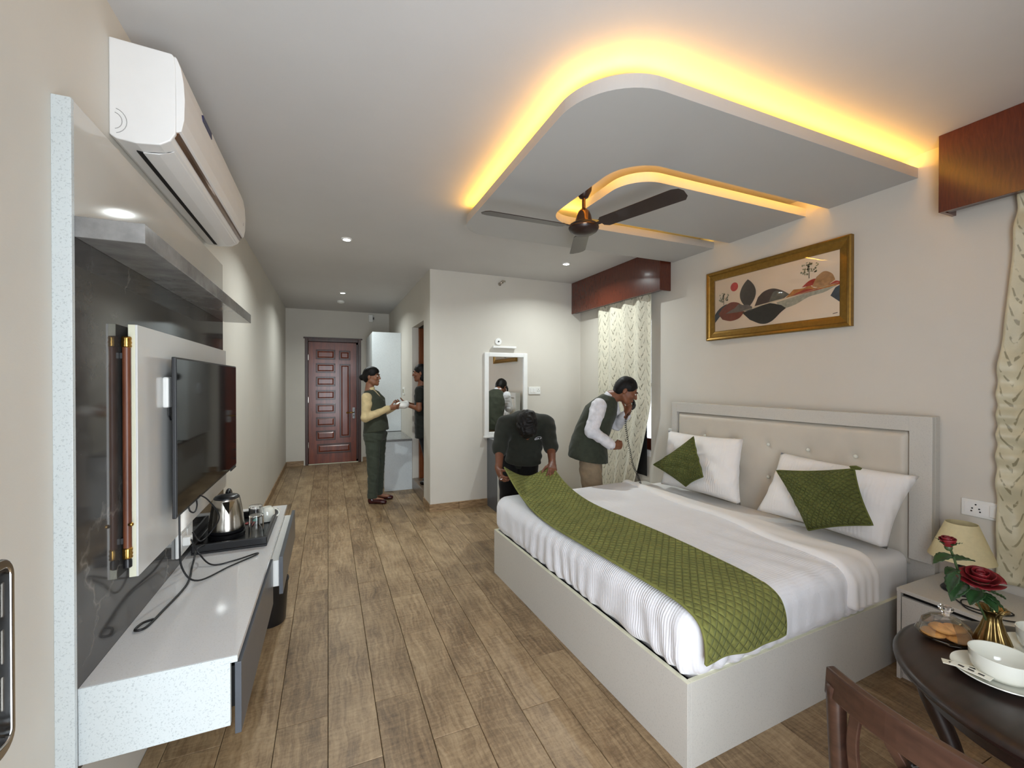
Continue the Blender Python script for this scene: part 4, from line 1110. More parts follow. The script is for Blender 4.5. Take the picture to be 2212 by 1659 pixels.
# ---------------------------------------------------------------- pelmets, curtains, far window
PEX, PEZ = 2.90, 2.345
def pelmet(label, y0, y1, ends):
    t = thing('pelmet', label, 'pelmet', ((PEX+XR)/2, (y0+y1)/2, PEZ))
    bx('front_board', M_PELMET, PEX, PEX+.018, y0, y1, PEZ, H-.001, t, .001)
    for y in ends: bx('end_board', M_PELMET, PEX+.018, XR-.001, y-.009, y+.009, PEZ, H-.001, t, .001)
    bx('batten', M_DOORD, PEX+.018, PEX+.06, y0+.02, y1-.02, PEZ+.004, PEZ+.02, t, .001)
    G().tube([(PEX+.085, y0+.02, PEZ+.20), (PEX+.085, y1-.02, PEZ+.20)], .012, 10).build('curtain_rod', M_STEEL, t)
    return t
pelmet('reddish brown wooden pelmet over the far curtain by the partition wall', 3.20, YP-.002, (3.209,))
pelmet('brown wooden pelmet at the right edge, nearest to the camera', YR+.01, 1.175, (1.166,))
def curtain(label, y0, y1, xc, z0, z1, folds, depth, mat, edge=None, wr=0., extra=1.25):
    """edge(z) -> shift of the y0 side"""
    W = (y1-y0)*extra
    def fn(a, b):
        z = z0+(z1-z0)*b; sh = edge(z) if edge else 0
        yy = y0+sh+(y1-y0-sh)*a
        x = xc+depth*math.sin(a*folds*2*PI)*(abs(math.sin(a*folds*2*PI))**.3)
        x += wr*math.sin(z*31+7*math.sin(z*5)+a*6)*math.exp(-((a)/.16)**2)+wr*.5*math.sin(z*22+a*19+3*math.sin(a*9))*max(0, 1-(z-z0)/1.0)
        return (x, yy, z)
    g = G(); g.grid(fn, 150, 110, uvfn=lambda a, b: (a*W, (z1-z0)*b))
    o = g.build('curtain', mat, smooth=True, solid=.002); return tag(o, label, 'curtain', 'cream curtains with twig pattern')
curtain('cream curtain with twig pattern behind the man on the telephone', 3.40, 4.32, 2.972, .12, PEZ+.19, 4.0, .022, M_CURT, edge=lambda z: .30*max(0, min(1, (1.28-z)/1.0))**1.15)
curtain('crumpled cream curtain at the right edge beside the nightstand', .985, -.38, 2.975, .5, PEZ+.19, 5.0, .025, M_CURT2, edge=lambda z: -.07*max(0, min(1, (z-1.5)/.9)), wr=.012)
tag(G().grid(lambda a, b: (3.012+.005*math.sin(a*9), 3.505+.5*a, .5+1.8*b), 20, 30).build('shadow_lining', flat('shadow_black_cloth', (14, 13, 13), .9), smooth=True, solid=.002), 'narrow black lining coloured for the darkness behind the cream curtain', 'curtain')  # black colour stands in for the darkness behind the drawn-back curtain
wn = struct(bpy.data.objects.new('window_1', None)); COL.objects.link(wn); wn.location = (XR, 3.79, .72); PM[wn] = Matrix.Translation((XR, 3.79, .72))
for q in ((3.47, 3.50, .76, 2.16), (4.26, 4.30, .76, 2.16), (3.50, 4.26, .76, .88), (3.50, 4.26, 2.12, 2.16), (3.86, 3.90, .88, 2.12), (3.50, 3.86, 1.42, 1.46), (3.90, 4.26, 1.42, 1.46)):
    bx('window_frame', M_PELMET, XR+.05, XR+.10, q[0], q[1], q[2], q[3], wn, .003)
for q in ((3.50, 3.86, .88, 1.42), (3.90, 4.26, .88, 1.42), (3.50, 3.86, 1.46, 2.12), (3.90, 4.26, 1.46, 2.12)):
    bx('pane', M_THIN, XR+.073, XR+.077, *q, wn, 0)
bx('window_sill', M_WHITEPT, XR+.001, XR+.10, 3.47, 4.30, .70, .76, wn, .002)

# ---------------------------------------------------------------- mirror wall
mr = thing('wall_mirror', 'tall mirror in a white frame on the partition wall', 'mirror', (1.98, YP, .81))
for q in ((1.700, 1.752, .83, 1.818), (2.205, 2.257, .83, 1.818), (1.752, 2.205, 1.768, 1.818), (1.752, 2.205, .83, .872)):
    bx('frame_bar', M_WHITEPT, q[0], q[1], YP-.032, YP-.001, q[2], q[3], mr, .006)
bx('mirror_glass', M_MIRROR, 1.752, 2.205, YP-.014, YP-.006, .872, 1.768, mr, 0)
bx('sill', M_WHITEPT, 1.69, 2.267, YP-.045, YP-.001, .805, .83, mr, .004)
ml = thing('mirror_light', 'white light bar with a round rose on the wall above the mirror', 'wall light', (1.95, YP, 1.87))
bx('bar', M_WHITEPT, 1.80, 2.10, YP-.05, YP-.012, 1.873, 1.898, ml, .004)
bx('mount', M_WHITEPT, 1.93, 1.97, YP-.012, YP-.001, 1.875, 1.897, ml, .002)
G().lathe([(.04, 0), (.043, .004), (.04, .014), (.012, .018)], 28, Matrix.Translation((1.88, YP-.0005, 1.953)) @ Matrix.Rotation(PI/2, 4, 'X')).build('rose', M_WHITEPT, ml, smooth=True, smooth_angle=40)
G().lathe([(.009, .018), (.009, .024)], 14, Matrix.Translation((1.88, YP-.0005, 1.953)) @ Matrix.Rotation(PI/2, 4, 'X')).build('screw_hole', M_CONTACT, ml)
sp = thing('switch_plate', 'white switch plate on the wall right of the mirror', 'switch', (2.36, YP, 1.31))
bx('plate', M_WHITEPL, 2.282, 2.445, YP-.012, YP, 1.315, 1.407, sp, .004)
for i in range(2): bx('rocker', M_WHITEPT, 2.305+.04*i, 2.335+.04*i, YP-.017, YP-.012, 1.335, 1.387, sp, .003)
for a, b in ((0, .016), (-.011, -.006), (.011, -.006)):
    G().lathe([(.004, 0), (.004, .002)], 8, Matrix.Translation((2.415+a, YP-.012, 1.36+b)) @ Matrix.Rotation(PI/2, 4, 'X')).build('socket_hole', M_CONTACT, sp)
hk = thing('sprinkler', 'small grey sprinkler head high on the partition wall', 'sprinkler', (1.92, YP, 2.64))
G().lathe([(.022, 0), (.022, .004), (.009, .006), (.009, .05)], 16, Matrix.Translation((1.90, YP-.0005, 2.645)) @ Matrix.Rotation(PI/2, 4, 'X')).build('pipe', M_STEEL, hk)
G().ball((1.905, YP-.06, 2.652), (.02, .014, .018), 10).build('head', M_STEEL, hk)
bx('deflector', M_STEEL, 1.90, 1.945, YP-.078, YP-.07, 2.655, 2.675, hk, .002)
ds = thing('dresser', 'narrow dark grey dresser with a pale front edge under the mirror', 'dresser', (2.0, 4.63, 0))
bx('side_panel', M_DRAWER, 1.738, 1.758, 4.47, YP-.001, .0, .80, ds, .001)
bx('front_stile', M_LAM, 1.738, 1.775, 4.452, 4.47, 0, .80, ds, .001)
bx('side_panel', M_DRAWER, 2.225, 2.245, 4.47, YP-.001, .0, .80, ds, .001)
bx('front_stile', M_LAM, 2.208, 2.245, 4.452, 4.47, 0, .80, ds, .001)
bx('top', M_DRAWER, 1.738, 2.245, 4.46, YP-.001, .80, .803, ds, .001)
bx('back', M_DOORD, 1.758, 2.225, 4.62, YP-.001, 0, .80, ds, 0)
dd = bx('door', M_DOORD, 1.778, 2.205, 4.455, 4.473, .05, .79, ds, .002)
G().tube([(2.16, 4.45, .40), (2.16, 4.43, .41), (2.16, 4.43, .52), (2.16, 4.45, .53)], .005, 8).build('handle', M_CHROME, dd)

# ---------------------------------------------------------------- ceiling fan
fx, fy = 1.468, 2.29
fn_ = thing('ceiling_fan', 'dark brown three-bladed ceiling fan hanging below the dropped ceiling', 'ceiling fan', (fx, fy, 2.39))
MF = Matrix.Translation((fx, fy, 0))
G().lathe([(.018, 2.615), (.028, 2.62), (.048, 2.66), (.052, 2.70), (.05, H)], 28, MF).build('canopy', M_FANBR, fn_, smooth=True, smooth_angle=60)
G().lathe([(.0115, 2.49), (.0115, 2.66)], 16, MF).build('down_rod', M_FANMT, fn_, smooth=True, smooth_angle=60)
G().lathe([(.055, 2.455), (.058, 2.46), (.052, 2.475), (.047, 2.505), (.036, 2.533), (.022, 2.546), (.014, 2.555)], 32, MF).build('bell_cup', M_FANMT, fn_, smooth=True, smooth_angle=60)
G().lathe([(.0001, 2.388), (.03, 2.389), (.06, 2.396), (.082, 2.41), (.092, 2.425), (.092, 2.437), (.086, 2.452), (.066, 2.462), (.05, 2.464)], 40, MF).build('motor', M_FANBR, fn_, smooth=True, smooth_angle=60)
G().lathe([(.093, 2.428), (.0945, 2.431), (.0945, 2.436), (.093, 2.438)], 40, MF, close=False).build('motor_band', M_FANMT, fn_, smooth=True)
for ang in (180, -73, 62):
    Mr = Matrix.Translation((fx, fy, 2.428)) @ Matrix.Rotation(math.radians(ang), 4, 'Z') @ Matrix.Rotation(math.radians(-4 if ang == 62 else 0), 4, 'Y') @ Matrix.Rotation(math.radians(-11), 4, 'X')
    bl = G(); pl = [(.135, -.026), (.16, -.052), (.62, -.064), (.655, -.05), (.668, -.02), (.662, .03), (.64, .056), (.16, .052), (.135, .03)]
    bl.prism(pl, lambda a, b, h: Mr @ Vector((a, b, h+.10*b*b)), -.002, .002)
    b_ = bl.build('blade', M_FANBR, fn_, bevel=.001)
    G().box(.07, .20, -.014, .014, .002, .007, Mr).box(.135, .20, -.034, .034, .002, .005, Mr).build('blade_arm', M_FANBR, b_, bevel=.001)
    for q in ((.155, -.02), (.155, .02), (.185, 0)): G().lathe([(.006, .005), (.005, .009)], 8, Mr @ Matrix.Translation((q[0], q[1], 0))).build('screw', M_FANMT, b_)
# ---------------------------------------------------------------- round tea table, lower right
TX, TY, TZ, TR = 1.803, .404, .66, .40
tb = thing('tea_table', 'round dark wooden tea table with a moulded edge and curved legs', 'table', (TX, TY, 0))
MTb = Matrix.Translation((TX, TY, 0))
G().lathe([(TR-.05, TZ-.034), (TR-.012, TZ-.032), (TR-.002, TZ-.024), (TR, TZ-.016), (TR-.004, TZ-.008), (TR-.014, TZ-.003), (TR-.03, TZ-.0005), (TR-.05, TZ), (.0001, TZ)], 72, MTb).build('top', M_TABLE, tb, smooth=True, smooth_angle=40)
G().lathe([(TR-.055, TZ-.085), (TR-.05, TZ-.08), (TR-.048, TZ-.034), (TR-.075, TZ-.034), (TR-.075, TZ-.085)], 64, MTb).build('apron', M_TABLE, tb, smooth=True, smooth_angle=40)
G().lathe([(.05, .14), (.075, .16), (.06, .19), (.035, .22), (.04, .30), (.062, .36), (.055, .42), (.036, .46), (.045, .52), (.09, .565), (.10, TZ-.034)], 32, MTb).build('pedestal', M_TABLE, tb, smooth=True, smooth_angle=60)
for ang in (112, 202, 292, 22):
    Mr = MTb @ Matrix.Rotation(math.radians(ang), 4, 'Z')
    pth = crom([(.325, 0, TZ-.05), (.315, 0, .52), (.27, 0, .40), (.245, 0, .29), (.28, 0, .20), (.33, 0, .10), (.335, 0, .045), (.35, 0, .022)], 6)
    n = len(pth); R = [.030-.012*min(1, i/(n*.5)) + (.010*max(0, (i/n-.85)/.15)) for i in range(n)]
    lg = G().tube([Mr @ p for p in pth], R, 10).build('leg', M_TABLE, tb, smooth=True)
    sc = crom([(.25, 0, .29), (.285, 0, .272), (.33, 0, .268), (.36, 0, .285), (.352, 0, .31), (.335, 0, .303)], 6)
    G().tube([Mr @ p for p in sc], .013, 8).build('scroll', M_TABLE, lg, smooth=True)
    G().tube([Mr @ p for p in crom([(.05, 0, .17), (.15, 0, .19), (.24, 0, .27)], 6)], .014, 8).build('stretcher', M_TABLE, lg, smooth=True)

# crockery (straight-sided cups)
def saucer(x, y, R, label):
    t = G().lathe([(R*.45, 0), (R*.5, .003), (R*.8, .009), (R, .017), (R*.99, .0195), (R*.78, .0125), (R*.5, .007), (.0001, .006)], 48, Matrix.Translation((x, y, TZ+.0005)))
    return tag(t.build('saucer', M_CERAMIC, smooth=True, smooth_angle=60), label, 'saucer', 'saucers on the tea table')
saucer(1.688, .548, .098, 'white saucer under the near tea cup, holding sugar sachets')
cup('tea_cup', 1.690, .545, TZ+.008, .066, .062, -.95, 'white tea cup in the foreground, nearest to the chair', group='tea cups on the table')
saucer(1.957, .543, .088, 'white saucer under the far tea cup behind the vase')
cup('tea_cup', 1.959, .541, TZ+.008, .062, .062, -.6, 'white tea cup at the right edge behind the brass vase', group='tea cups on the table')
for i, (x, y, a, c) in enumerate(((1.625, .602, .2, (214, 210, 190)), (1.615, .580, -.3, (222, 220, 205)))):
    g = G().box(-.040, .040, -.0125, .0125, 0, .0025, Matrix.Translation((x, y, TZ+.0195+.003*i)) @ Matrix.Rotation(a+1.9, 4, 'Z'))
    o = g.build('sugar_sachet', flat('paper_sachet_%d' % i, c, .5, var=.1, nscale=120), bevel=.0008)
    tag(o, ('upper' if i else 'lower') + ' white paper sugar sachet on the near saucer', 'sachet')
    for q in (-.02, .0, .02):
        G().box(q-.006, q+.006, -.004, .004, .0025, .0028, Matrix.Translation((x, y, TZ+.0195+.003*i)) @ Matrix.Rotation(a+1.9, 4, 'Z')).build('printed_mark', M_CONTACT, o, fix=True).matrix_parent_inverse = Matrix.Translation(-o.location)
px_, py_ = 1.792, .702
pl = tag(G().lathe([(.038, 0), (.042, .004), (.066, .010), (.074, .017), (.072, .019), (.064, .0125), (.038, .008), (.0001, .008)], 12, Matrix.Translation((px_, py_, TZ+.0005))).build('glass_plate', M_GLASS, smooth=False), 'faceted glass plate of biscuits on the tea table', 'plate')
rs = random.Random(5)
for i, (dx, dy, dz, tl) in enumerate(((-.025, .02, .008, .0), (.024, .022, .008, .0), (0, -.028, .008, .0), (.034, -.016, .012, .2), (-.006, .006, .024, .08), (.022, -.012, .026, -.1))):
    M = Matrix.Translation((px_+dx, py_+dy, TZ+.0015+dz)) @ Matrix.Rotation(tl, 4, 'X') @ Matrix.Rotation(i*1.1, 4, 'Z')
    g = G().lathe([(.020, 0), (.029, .004), (.031, .008), (.027, .013), (.014, .0155), (.0001, .0145)], 18, M)
    g.v = [(a+rs.uniform(-.0012, .0012), b+rs.uniform(-.0012, .0012), c) for a, b, c in g.v]
    tag(g.build('biscuit', M_COOKIE, smooth=True), 'golden round biscuit lying on top of the others under the glass cover' if i > 3 else 'golden round biscuit in the bottom layer on the glass plate', 'biscuit', 'biscuits on the glass plate')
cv = thing('glass_cover', 'faceted clear glass dome with a knob covering the biscuits', 'glass cover', (px_, py_, TZ+.02))
G().lathe([(.066, .0195), (.068, .0205), (.061, .045), (.038, .068), (.014, .078), (.012, .076), (.036, .0655), (.058, .0435), (.065, .0195)], 8, Matrix.Translation((px_, py_, TZ+.001)), close=False).build('dome', M_THIN, cv)
G().lathe([(.010, .077), (.008, .083), (.016, .092), (.019, .098), (.014, .104), (.0001, .105)], 12, Matrix.Translation((px_, py_, TZ+.001))).build('knob', M_GLASS, cv)
vx, vy = 1.862, .622
vz = thing('brass_vase', 'small fluted brass vase with a flared rim on the tea table', 'vase', (vx, vy, TZ))
def vase_pt(a, b):
    prof = [(0, .036), (.05, .040), (.15, .0405), (.3, .035), (.5, .026), (.7, .0195), (.82, .0185), (.9, .022), (.96, .030), (1., .036)]
    r = np.interp(b, [q[0] for q in prof], [q[1] for q in prof]); r *= 1+.07*math.cos(a*2*PI*12)*(.4+.6*min(1, abs(b-.85)*4))
    return (vx+r*math.cos(a*2*PI), vy+r*math.sin(a*2*PI), TZ+.0008+.122*b)
G().grid(vase_pt, 96, 30).build('body', M_BRASSA, vz, smooth=True, solid=.0015)
G().lathe([(.034, 0), (.034, .002)], 30, Matrix.Translation((vx, vy, TZ+.0006))).build('bottom', M_BRASSA, vz)

# roses
def leaf(c, d, up, L, W, parent):
    d = Vector(d).normalized(); up = Vector(up); up = (up-d*up.dot(d)).normalized(); s = d.cross(up); c = Vector(c)
    def f(a, b):
        t = b; w = W*math.sin(PI*t**.8)**.9*(1-.2*t); x = (a-.5)*2
        return c+d*(L*t)+s*(x*w)+up*(abs(x)*w*.35-L*.22*t*t+.0015*math.sin(t*40))
    return G().grid(f, 6, 12).build('leaf', M_LEAF, parent, smooth=True, solid=.0008)
def bloom(c, axis, R, layers, parent, openness, rs):
    c = Vector(c); ax_ = Vector(axis).normalized(); s0 = ax_.orthogonal().normalized(); s1 = ax_.cross(s0); i = 0
    for (n, rad, hgt, flare) in layers:
        for k_ in range(n):
            th = 2*PI*k_/n+i*.7+rs.uniform(-.15, .15); i += 1
            def f(a, b):
                w = (a-.5)*2.3*PI/n*1.25; t = b
                r = rad*R*(.25+.75*math.sin(min(1, t*1.15)*PI/2)**.8)+flare*R*t**3
                z = hgt*R*t-flare*R*.35*t**4-.12*R*(abs(a-.5)*2)**2*t
                return c+s0*(r*math.cos(th+w))+s1*(r*math.sin(th+w))+ax_*z
            G().grid(f, 8, 8).build('petal', M_ROSE, parent, smooth=True, solid=.0009)
rs = random.Random(11)
r1 = thing('rose', 'large open dark red rose standing in the brass vase', 'flower', (vx, vy, TZ+.05), group='roses in the vase')
bc = Vector((1.800, .628, .872))
G().tube(crom([(vx, vy, TZ+.06), (vx-.01, vy, TZ+.13), (1.82, .628, .82), bc+Vector((.006, -.004, -.01))], 8), .004, 7).build('stem', M_STEM, r1, smooth=True)
bloom(bc, (-.25, -.12, 1), .040, [(3, .22, .95, .02), (4, .42, .98, .05), (5, .66, .9, .14), (6, .85, .72, .26), (6, .98, .5, .36)], r1, 1, rs)
G().ball(bc+Vector((0, 0, .004)), (.02, .02, .018), 10).build('calyx', M_STEM, r1, smooth=True)
for q in range(5):
    a = q*2*PI/5; leaf(bc, (math.cos(a), math.sin(a), -.25), (0, 0, 1), .036, .007, r1)
for (c, d, L, W) in (((1.815, .626, .845), (.75, -.5, -.15), .062, .022), ((1.81, .63, .84), (-.9, .1, -.35), .06, .024), ((1.81, .63, .835), (.3, -.9, -.4), .06, .023), ((1.81, .63, .83), (-.4, -.8, -.3), .055, .022), ((1.81, .63, .84), (.9, .3, .1), .06, .023), ((1.79, .64, .86), (.6, -.75, .35), .055, .022)):
    leaf(c, d, (0, 0, 1), L, W, r1)
r2 = thing('rose', 'small closed red rosebud rising above the open rose', 'flower', (vx, vy, TZ+.05), group='roses in the vase')
b2 = Vector((1.728, .672, .978))
G().tube(crom([(vx-.004, vy+.004, TZ+.06), (1.82, .64, .80), (1.775, .662, .88), (1.745, .668, .945), b2], 8), .0032, 7).build('stem', M_STEM, r2, smooth=True)
bloom(b2-Vector((0, 0, .006)), (-.1, .05, 1), .021, [(3, .3, 1.6, .0), (4, .6, 1.55, .05), (4, .8, 1.35, .15)], r2, 0, rs)
G().ball(b2-Vector((0, 0, .006)), (.010, .010, .011), 10).build('calyx', M_STEM, r2, smooth=True)
for q in range(5):
    a = q*2*PI/5+.3; leaf(b2-Vector((0, 0, .006)), (math.cos(a)*.8, math.sin(a)*.8, .75), (0, 0, 1), .036, .006, r2)
for (c, d, L, W) in (((1.748, .668, .945), (-.95, .25, -.05), .075, .022), ((1.752, .667, .93), (.9, -.35, .15), .065, .024), ((1.765, .664, .90), (-.9, .1, .1), .06, .018), ((1.77, .662, .89), (-.5, .3, -.8), .07, .026), ((1.79, .655, .86), (-.75, .2, -.5), .075, .028)):
    leaf(c, d, (0, 0, 1), L, W, r2)

# ---------------------------------------------------------------- dining chair, back towards the camera
ch = thing('dining_chair', 'dark polished wooden chair with a curved back rail at the lower right corner', 'chair', (1.25, .36, 0))
def rail_pt(t, z): # t in -1..1 across the back
    y = .372-.235*t*-1; return Vector((1.045-.062*(1-t*t), .372+.235*t, z))
pts = [rail_pt(-1+2*i/24, .80+.012*(1-(-1+2*i/24)**2)) for i in range(25)]
G().sweep(pts, [(-.014, -.030), (.014, -.032), (.016, .022), (.008, .032), (-.010, .030)]).build('top_rail', M_CHAIR, ch, bevel=.004, smooth=False)
for t in (-.93, .93):
    a = rail_pt(t, .80)
    G().tube(crom([a, a+Vector((.012, 0, -.16)), a+Vector((.03, 0, -.36)), a+Vector((.02, 0, -.60)), a+Vector((-.03, 0, -.79))], 5), [.019]*21, 8).build('back_post', M_CHAIR, ch, smooth=True)
lo = [rail_pt(-1+2*i/16, .50)+Vector((.022, 0, 0)) for i in range(17)]
G().sweep(lo, [(-.011, -.02), (.011, -.02), (.011, .02), (-.011, .02)]).build('lower_rail', M_CHAIR, ch, bevel=.003)
# pierced splat: loops
for sg in (-1, 1):
    for (t0, t1, bow) in ((.12, .42, .10), (.42, .12, -.06), (.70, .62, .03)):
        p0 = rail_pt(sg*t0, .782); p1 = rail_pt(sg*t1, .515)+Vector((.02, 0, 0)); mid = (p0+p1)/2+Vector((0, sg*bow*.5, 0))
        G().sweep(crom([p0, (p0+mid)/2+Vector((0, sg*bow*.2, 0)), mid, (p1+mid)/2+Vector((0, sg*bow*.2, 0)), p1], 6), [(-.010, -.006), (.010, -.006), (.010, .006), (-.010, .006)], up=(1, 0, 0)).build('back_slat', M_CHAIR, ch, bevel=.002)
seat = [(1.07, .15), (1.46, .12), (1.475, .14), (1.475, .60), (1.46, .62), (1.07, .594)]
G().prism(seat, lambda a, b, h: (a, b, h), .425, .45).build('seat', M_CHAIR, ch, bevel=.006)
G().prism([(1.085, .165), (1.455, .14), (1.455, .60), (1.085, .58)], lambda a, b, h: (a, b, h), .45, .468).build('seat_pad', flat('maroon_seat', (86, 44, 34), .7), ch, bevel=.008)
for y in (.14, .60): G().tube([(1.455, y, .43), (1.452, y, .2), (1.448, y, .0)], [.022, .018, .014], 8).build('leg', M_CHAIR, ch, smooth=True)
G().box(1.09, 1.45, .145, .163, .37, .425).build('seat_rail', M_CHAIR, ch, bevel=.002); G().box(1.09, 1.45, .581, .599, .37, .425).build('seat_rail', M_CHAIR, ch, bevel=.002)
# ---------------------------------------------------------------- people
# each person is built in a frame at the feet: x to the picture's right, y away from the camera, z up
V3 = lambda *a: np.array(a, float)
def unit(v): v = np.array(v, float); return v/np.linalg.norm(v)
class Head:
    def __init__(s, c, fwd, up, sc=1.):
        s.c = np.array(c, float); s.f = unit(fwd); up = np.array(up, float); s.u = unit(up-s.f*(up@s.f)); s.r = np.cross(s.f, s.u); s.sc = sc
        s.F = np.array([s.r, s.f, s.u])
    def p(s, r, f, u): return s.c+s.sc*(s.r*r+s.f*f+s.u*u)
    def skin(s, S, neck, nr=.054):
        k = s.sc; e = lambda c, r, kk=.02, sub=False: S.ell(s.p(*c), np.array(r)*k, s.F, kk, sub)
        S.rc(neck, s.p(0, -.022, -.055), nr*1.12, nr*.95, .03)
        e((0, -.012, .036), (.073, .094, .083)); e((0, .03, -.028), (.060, .066, .080), .03)
        S.rc(s.p(-.032, .045, -.078), s.p(0, .074, -.094), .022*k, .020*k, .02); S.rc(s.p(.032, .045, -.078), s.p(0, .074, -.094), .022*k, .020*k, .02)
        S.rc(s.p(-.05, .0, -.05), s.p(-.03, .05, -.082), .02*k, .02*k, .02); S.rc(s.p(.05, .0, -.05), s.p(.03, .05, -.082), .02*k, .02*k, .02)
        for q in (-1, 1):
            e((q*.031, .101, .010), (.019, .017, .012), .012, True)                                  # eye socket
            e((q*.040, .072, -.020), (.022, .020, .018), .02)                                         # cheek
            S.rc(s.p(q*.012, .094, .030), s.p(q*.047, .078, .030), .007*k, .006*k, .012)              # brow
            e((q*.0755, -.006, -.008), (.009, .019, .031), .006)                                      # ear
            e((q*.031, .086, .010), (.0135, .0125, .0125), .003)                                      # lid
            e((q*.0115, .104, -.028), (.0085, .009, .0075), .006)                                     # nostril
        S.rc(s.p(0, .092, .022), s.p(0, .113, -.022), .0075*k, .0115*k, .010)
        e((0, .093, -.053), (.022, .011, .0065), .006); e((0, .092, -.064), (.019, .011, .007), .006)
    def details(s, parent, brow=True):
        M = Matrix([[*map(float, row), 0] for row in s.F.T]+[[0, 0, 0, 1]])
        for q in (-1, 1):
            e = G().ball(s.p(q*.031, .0875, .0095), np.array((.0125, .0125, .010))*s.sc, 12, M).build('eye', M_EYEW, parent, local=True, smooth=True)
            G().ball(s.p(q*.031, .0965, .0095), np.array((.0062, .0045, .0062))*s.sc, 10, M).build('iris', M_EYED, e, local=True, smooth=True)
            G().tube([s.p(q*.012, .101, .028), s.p(q*.028, .0985, .034), s.p(q*.050, .082, .029)], [.0035*s.sc, .004*s.sc, .0022*s.sc], 6).build('eyebrow', M_HAIR, parent, local=True, smooth=True)
        G().ball(s.p(0, .0975, -.0585), np.array((.021, .0075, .0075))*s.sc, 12, M).build('lips', M_LIP, parent, local=True, smooth=True)
    def hair(s, parent, style, h=.0055):
        c = s.c; S = Sdf(c-.22, c+.22, h); k = s.sc
        e = lambda cc, r, kk=.02, sub=False: S.ell(s.p(*cc), np.array(r)*k, s.F, kk, sub)
        e((0, -.016, .042), (.083, .100, .089))
        e((0, -.055, -.012), (.072, .062, .075), .03)
        if style == 'bun':
            e((0, -.128, -.012), (.045, .038, .043), .012)
            e((0, .012, .062), (.076, .085, .068), .02)
            e((0, .098, -.035), (.078, .062, .092), .012, True)
            for q in (-1, 1): e((q*.09, .03, -.055), (.045, .045, .07), .012, True)
        elif style == 'short':
            e((0, .098, -.030), (.080, .058, .098), .012, True)
            for q in (-1, 1): e((q*.09, .015, -.060), (.045, .045, .058), .012, True)
            e((0, -.09, -.105), (.1, .07, .045), .01, True)
        elif style == 'curly':
            e((0, .045, .065), (.075, .065, .060), .02)
            e((0, .115, -.035), (.080, .060, .090), .012, True)
            for q in (-1, 1): e((q*.09, .025, -.065), (.045, .045, .06), .012, True)
            e((0, -.09, -.11), (.1, .07, .045), .01, True)
            S.wave(.010, (95, 110, 130, 150), 4)
        else:   # tied back, loose at the temple
            e((0, -.03, -.05), (.078, .07, .11), .02)
            e((0, .102, -.040), (.076, .062, .092), .012, True)
            for q in (-1, 1): e((q*.092, .05, -.055), (.035, .035, .07), .012, True)
        S.wave(.0022, (70, 90, 120), 2)
        return S.build('hair', M_HAIR, parent)

def rot_to(d, n, a):   # rotate d towards n by angle a
    return d*math.cos(a)+n*math.sin(a)
def hand(S, W, d, n, side, curl=(.5, .7, .5), thumb_curl=.5, sc=1., per=None, thumb_out=.75):
    """W wrist, d along the hand, n the way the palm faces, side 'R' or 'L'"""
    W = np.array(W, float); d = unit(d); n = np.array(n, float); n = unit(n-d*(n@d)); t = np.cross(d, n)*(1 if side == 'R' else -1)
    S.rc(W-d*.03*sc, W+d*.015*sc, .026*sc, .025*sc, .02)
    base = [(.029, .086), (.010, .090), (-.009, .086), (-.026, .077)]
    seg = [(.040, .024, .020), (.044, .028, .021), (.040, .026, .020), (.032, .019, .018)]; rad = [.0092, .0095, .009, .008]
    for i in range(4):
        K = W+(t*base[i][0]+d*base[i][1])*sc
        S.rc(W+t*base[i][0]*.6*sc+d*.012*sc, K, .0155*sc, .0125*sc, .018)
        p = K; dd = d; a = 0; cv = per[i] if per else curl
        for j in range(3):
            a += cv[j]; dd = rot_to(d, n, a)+t*(1.5-i)*.03; q = p+unit(dd)*seg[i][j]*sc
            S.rc(p, q, (rad[i]-.0007*j)*sc, (rad[i]-.0007*(j+1))*sc, .004); p = q
    T0 = W+(d*.022+t*.022+n*.006)*sc
    d1 = unit(d*.75+t*thumb_out+n*.25); T1 = T0+d1*.042*sc
    d2 = unit(d1+n*thumb_curl*.9-t*.25*thumb_curl*2); T2 = T1+d2*.032*sc; d3 = unit(d2+n*thumb_curl*.6-t*.3*thumb_curl); T3 = T2+d3*.026*sc
    S.rc(T0, T1, .015*sc, .0115*sc, .014); S.rc(T1, T2, .0108*sc, .0098*sc, .004); S.rc(T2, T3, .0098*sc, .008*sc, .004)

ROT = math.radians(-23.2)
def frame(name_loc, label, group=None):
    return thing('person', label, 'person', name_loc, ROT, group)

def shoe(parent, heel, toe, mat, z=0., w=.042):
    h = np.array([heel[0], heel[1], z]); t = np.array([toe[0], toe[1], z]); d = unit(t-h); L = np.linalg.norm(t-h); sd = np.cross(d, V3(0, 0, 1))
    S = Sdf(np.minimum(h, t)-.08, np.maximum(h, t)+V3(.08, .08, .14), .005)
    S.loft([(h+d*.02+V3(0, 0, .03), w*.75, .03), (h+d*L*.45+V3(0, 0, .03), w*.85, .03), (h+d*L*.72+V3(0, 0, .028), w*1.02, .028), (h+d*L*.95+V3(0, 0, .022), w*.62, .02)], sd, V3(0, 0, 1), .02, round_=.018)
    S.rc(h+d*.045+V3(0, 0, .045), h+d*.05+V3(0, 0, .075), .036, .036, .02)
    S.ell(h+d*.055+V3(0, 0, .105), (.034, .034, .03), None, .01, True)
    S.cut((0, 0, z+.002), (0, 0, -1))
    return S.build('shoe', mat, parent)

X_, Y_, Z_ = V3(1, 0, 0), V3(0, 1, 0), V3(0, 0, 1)

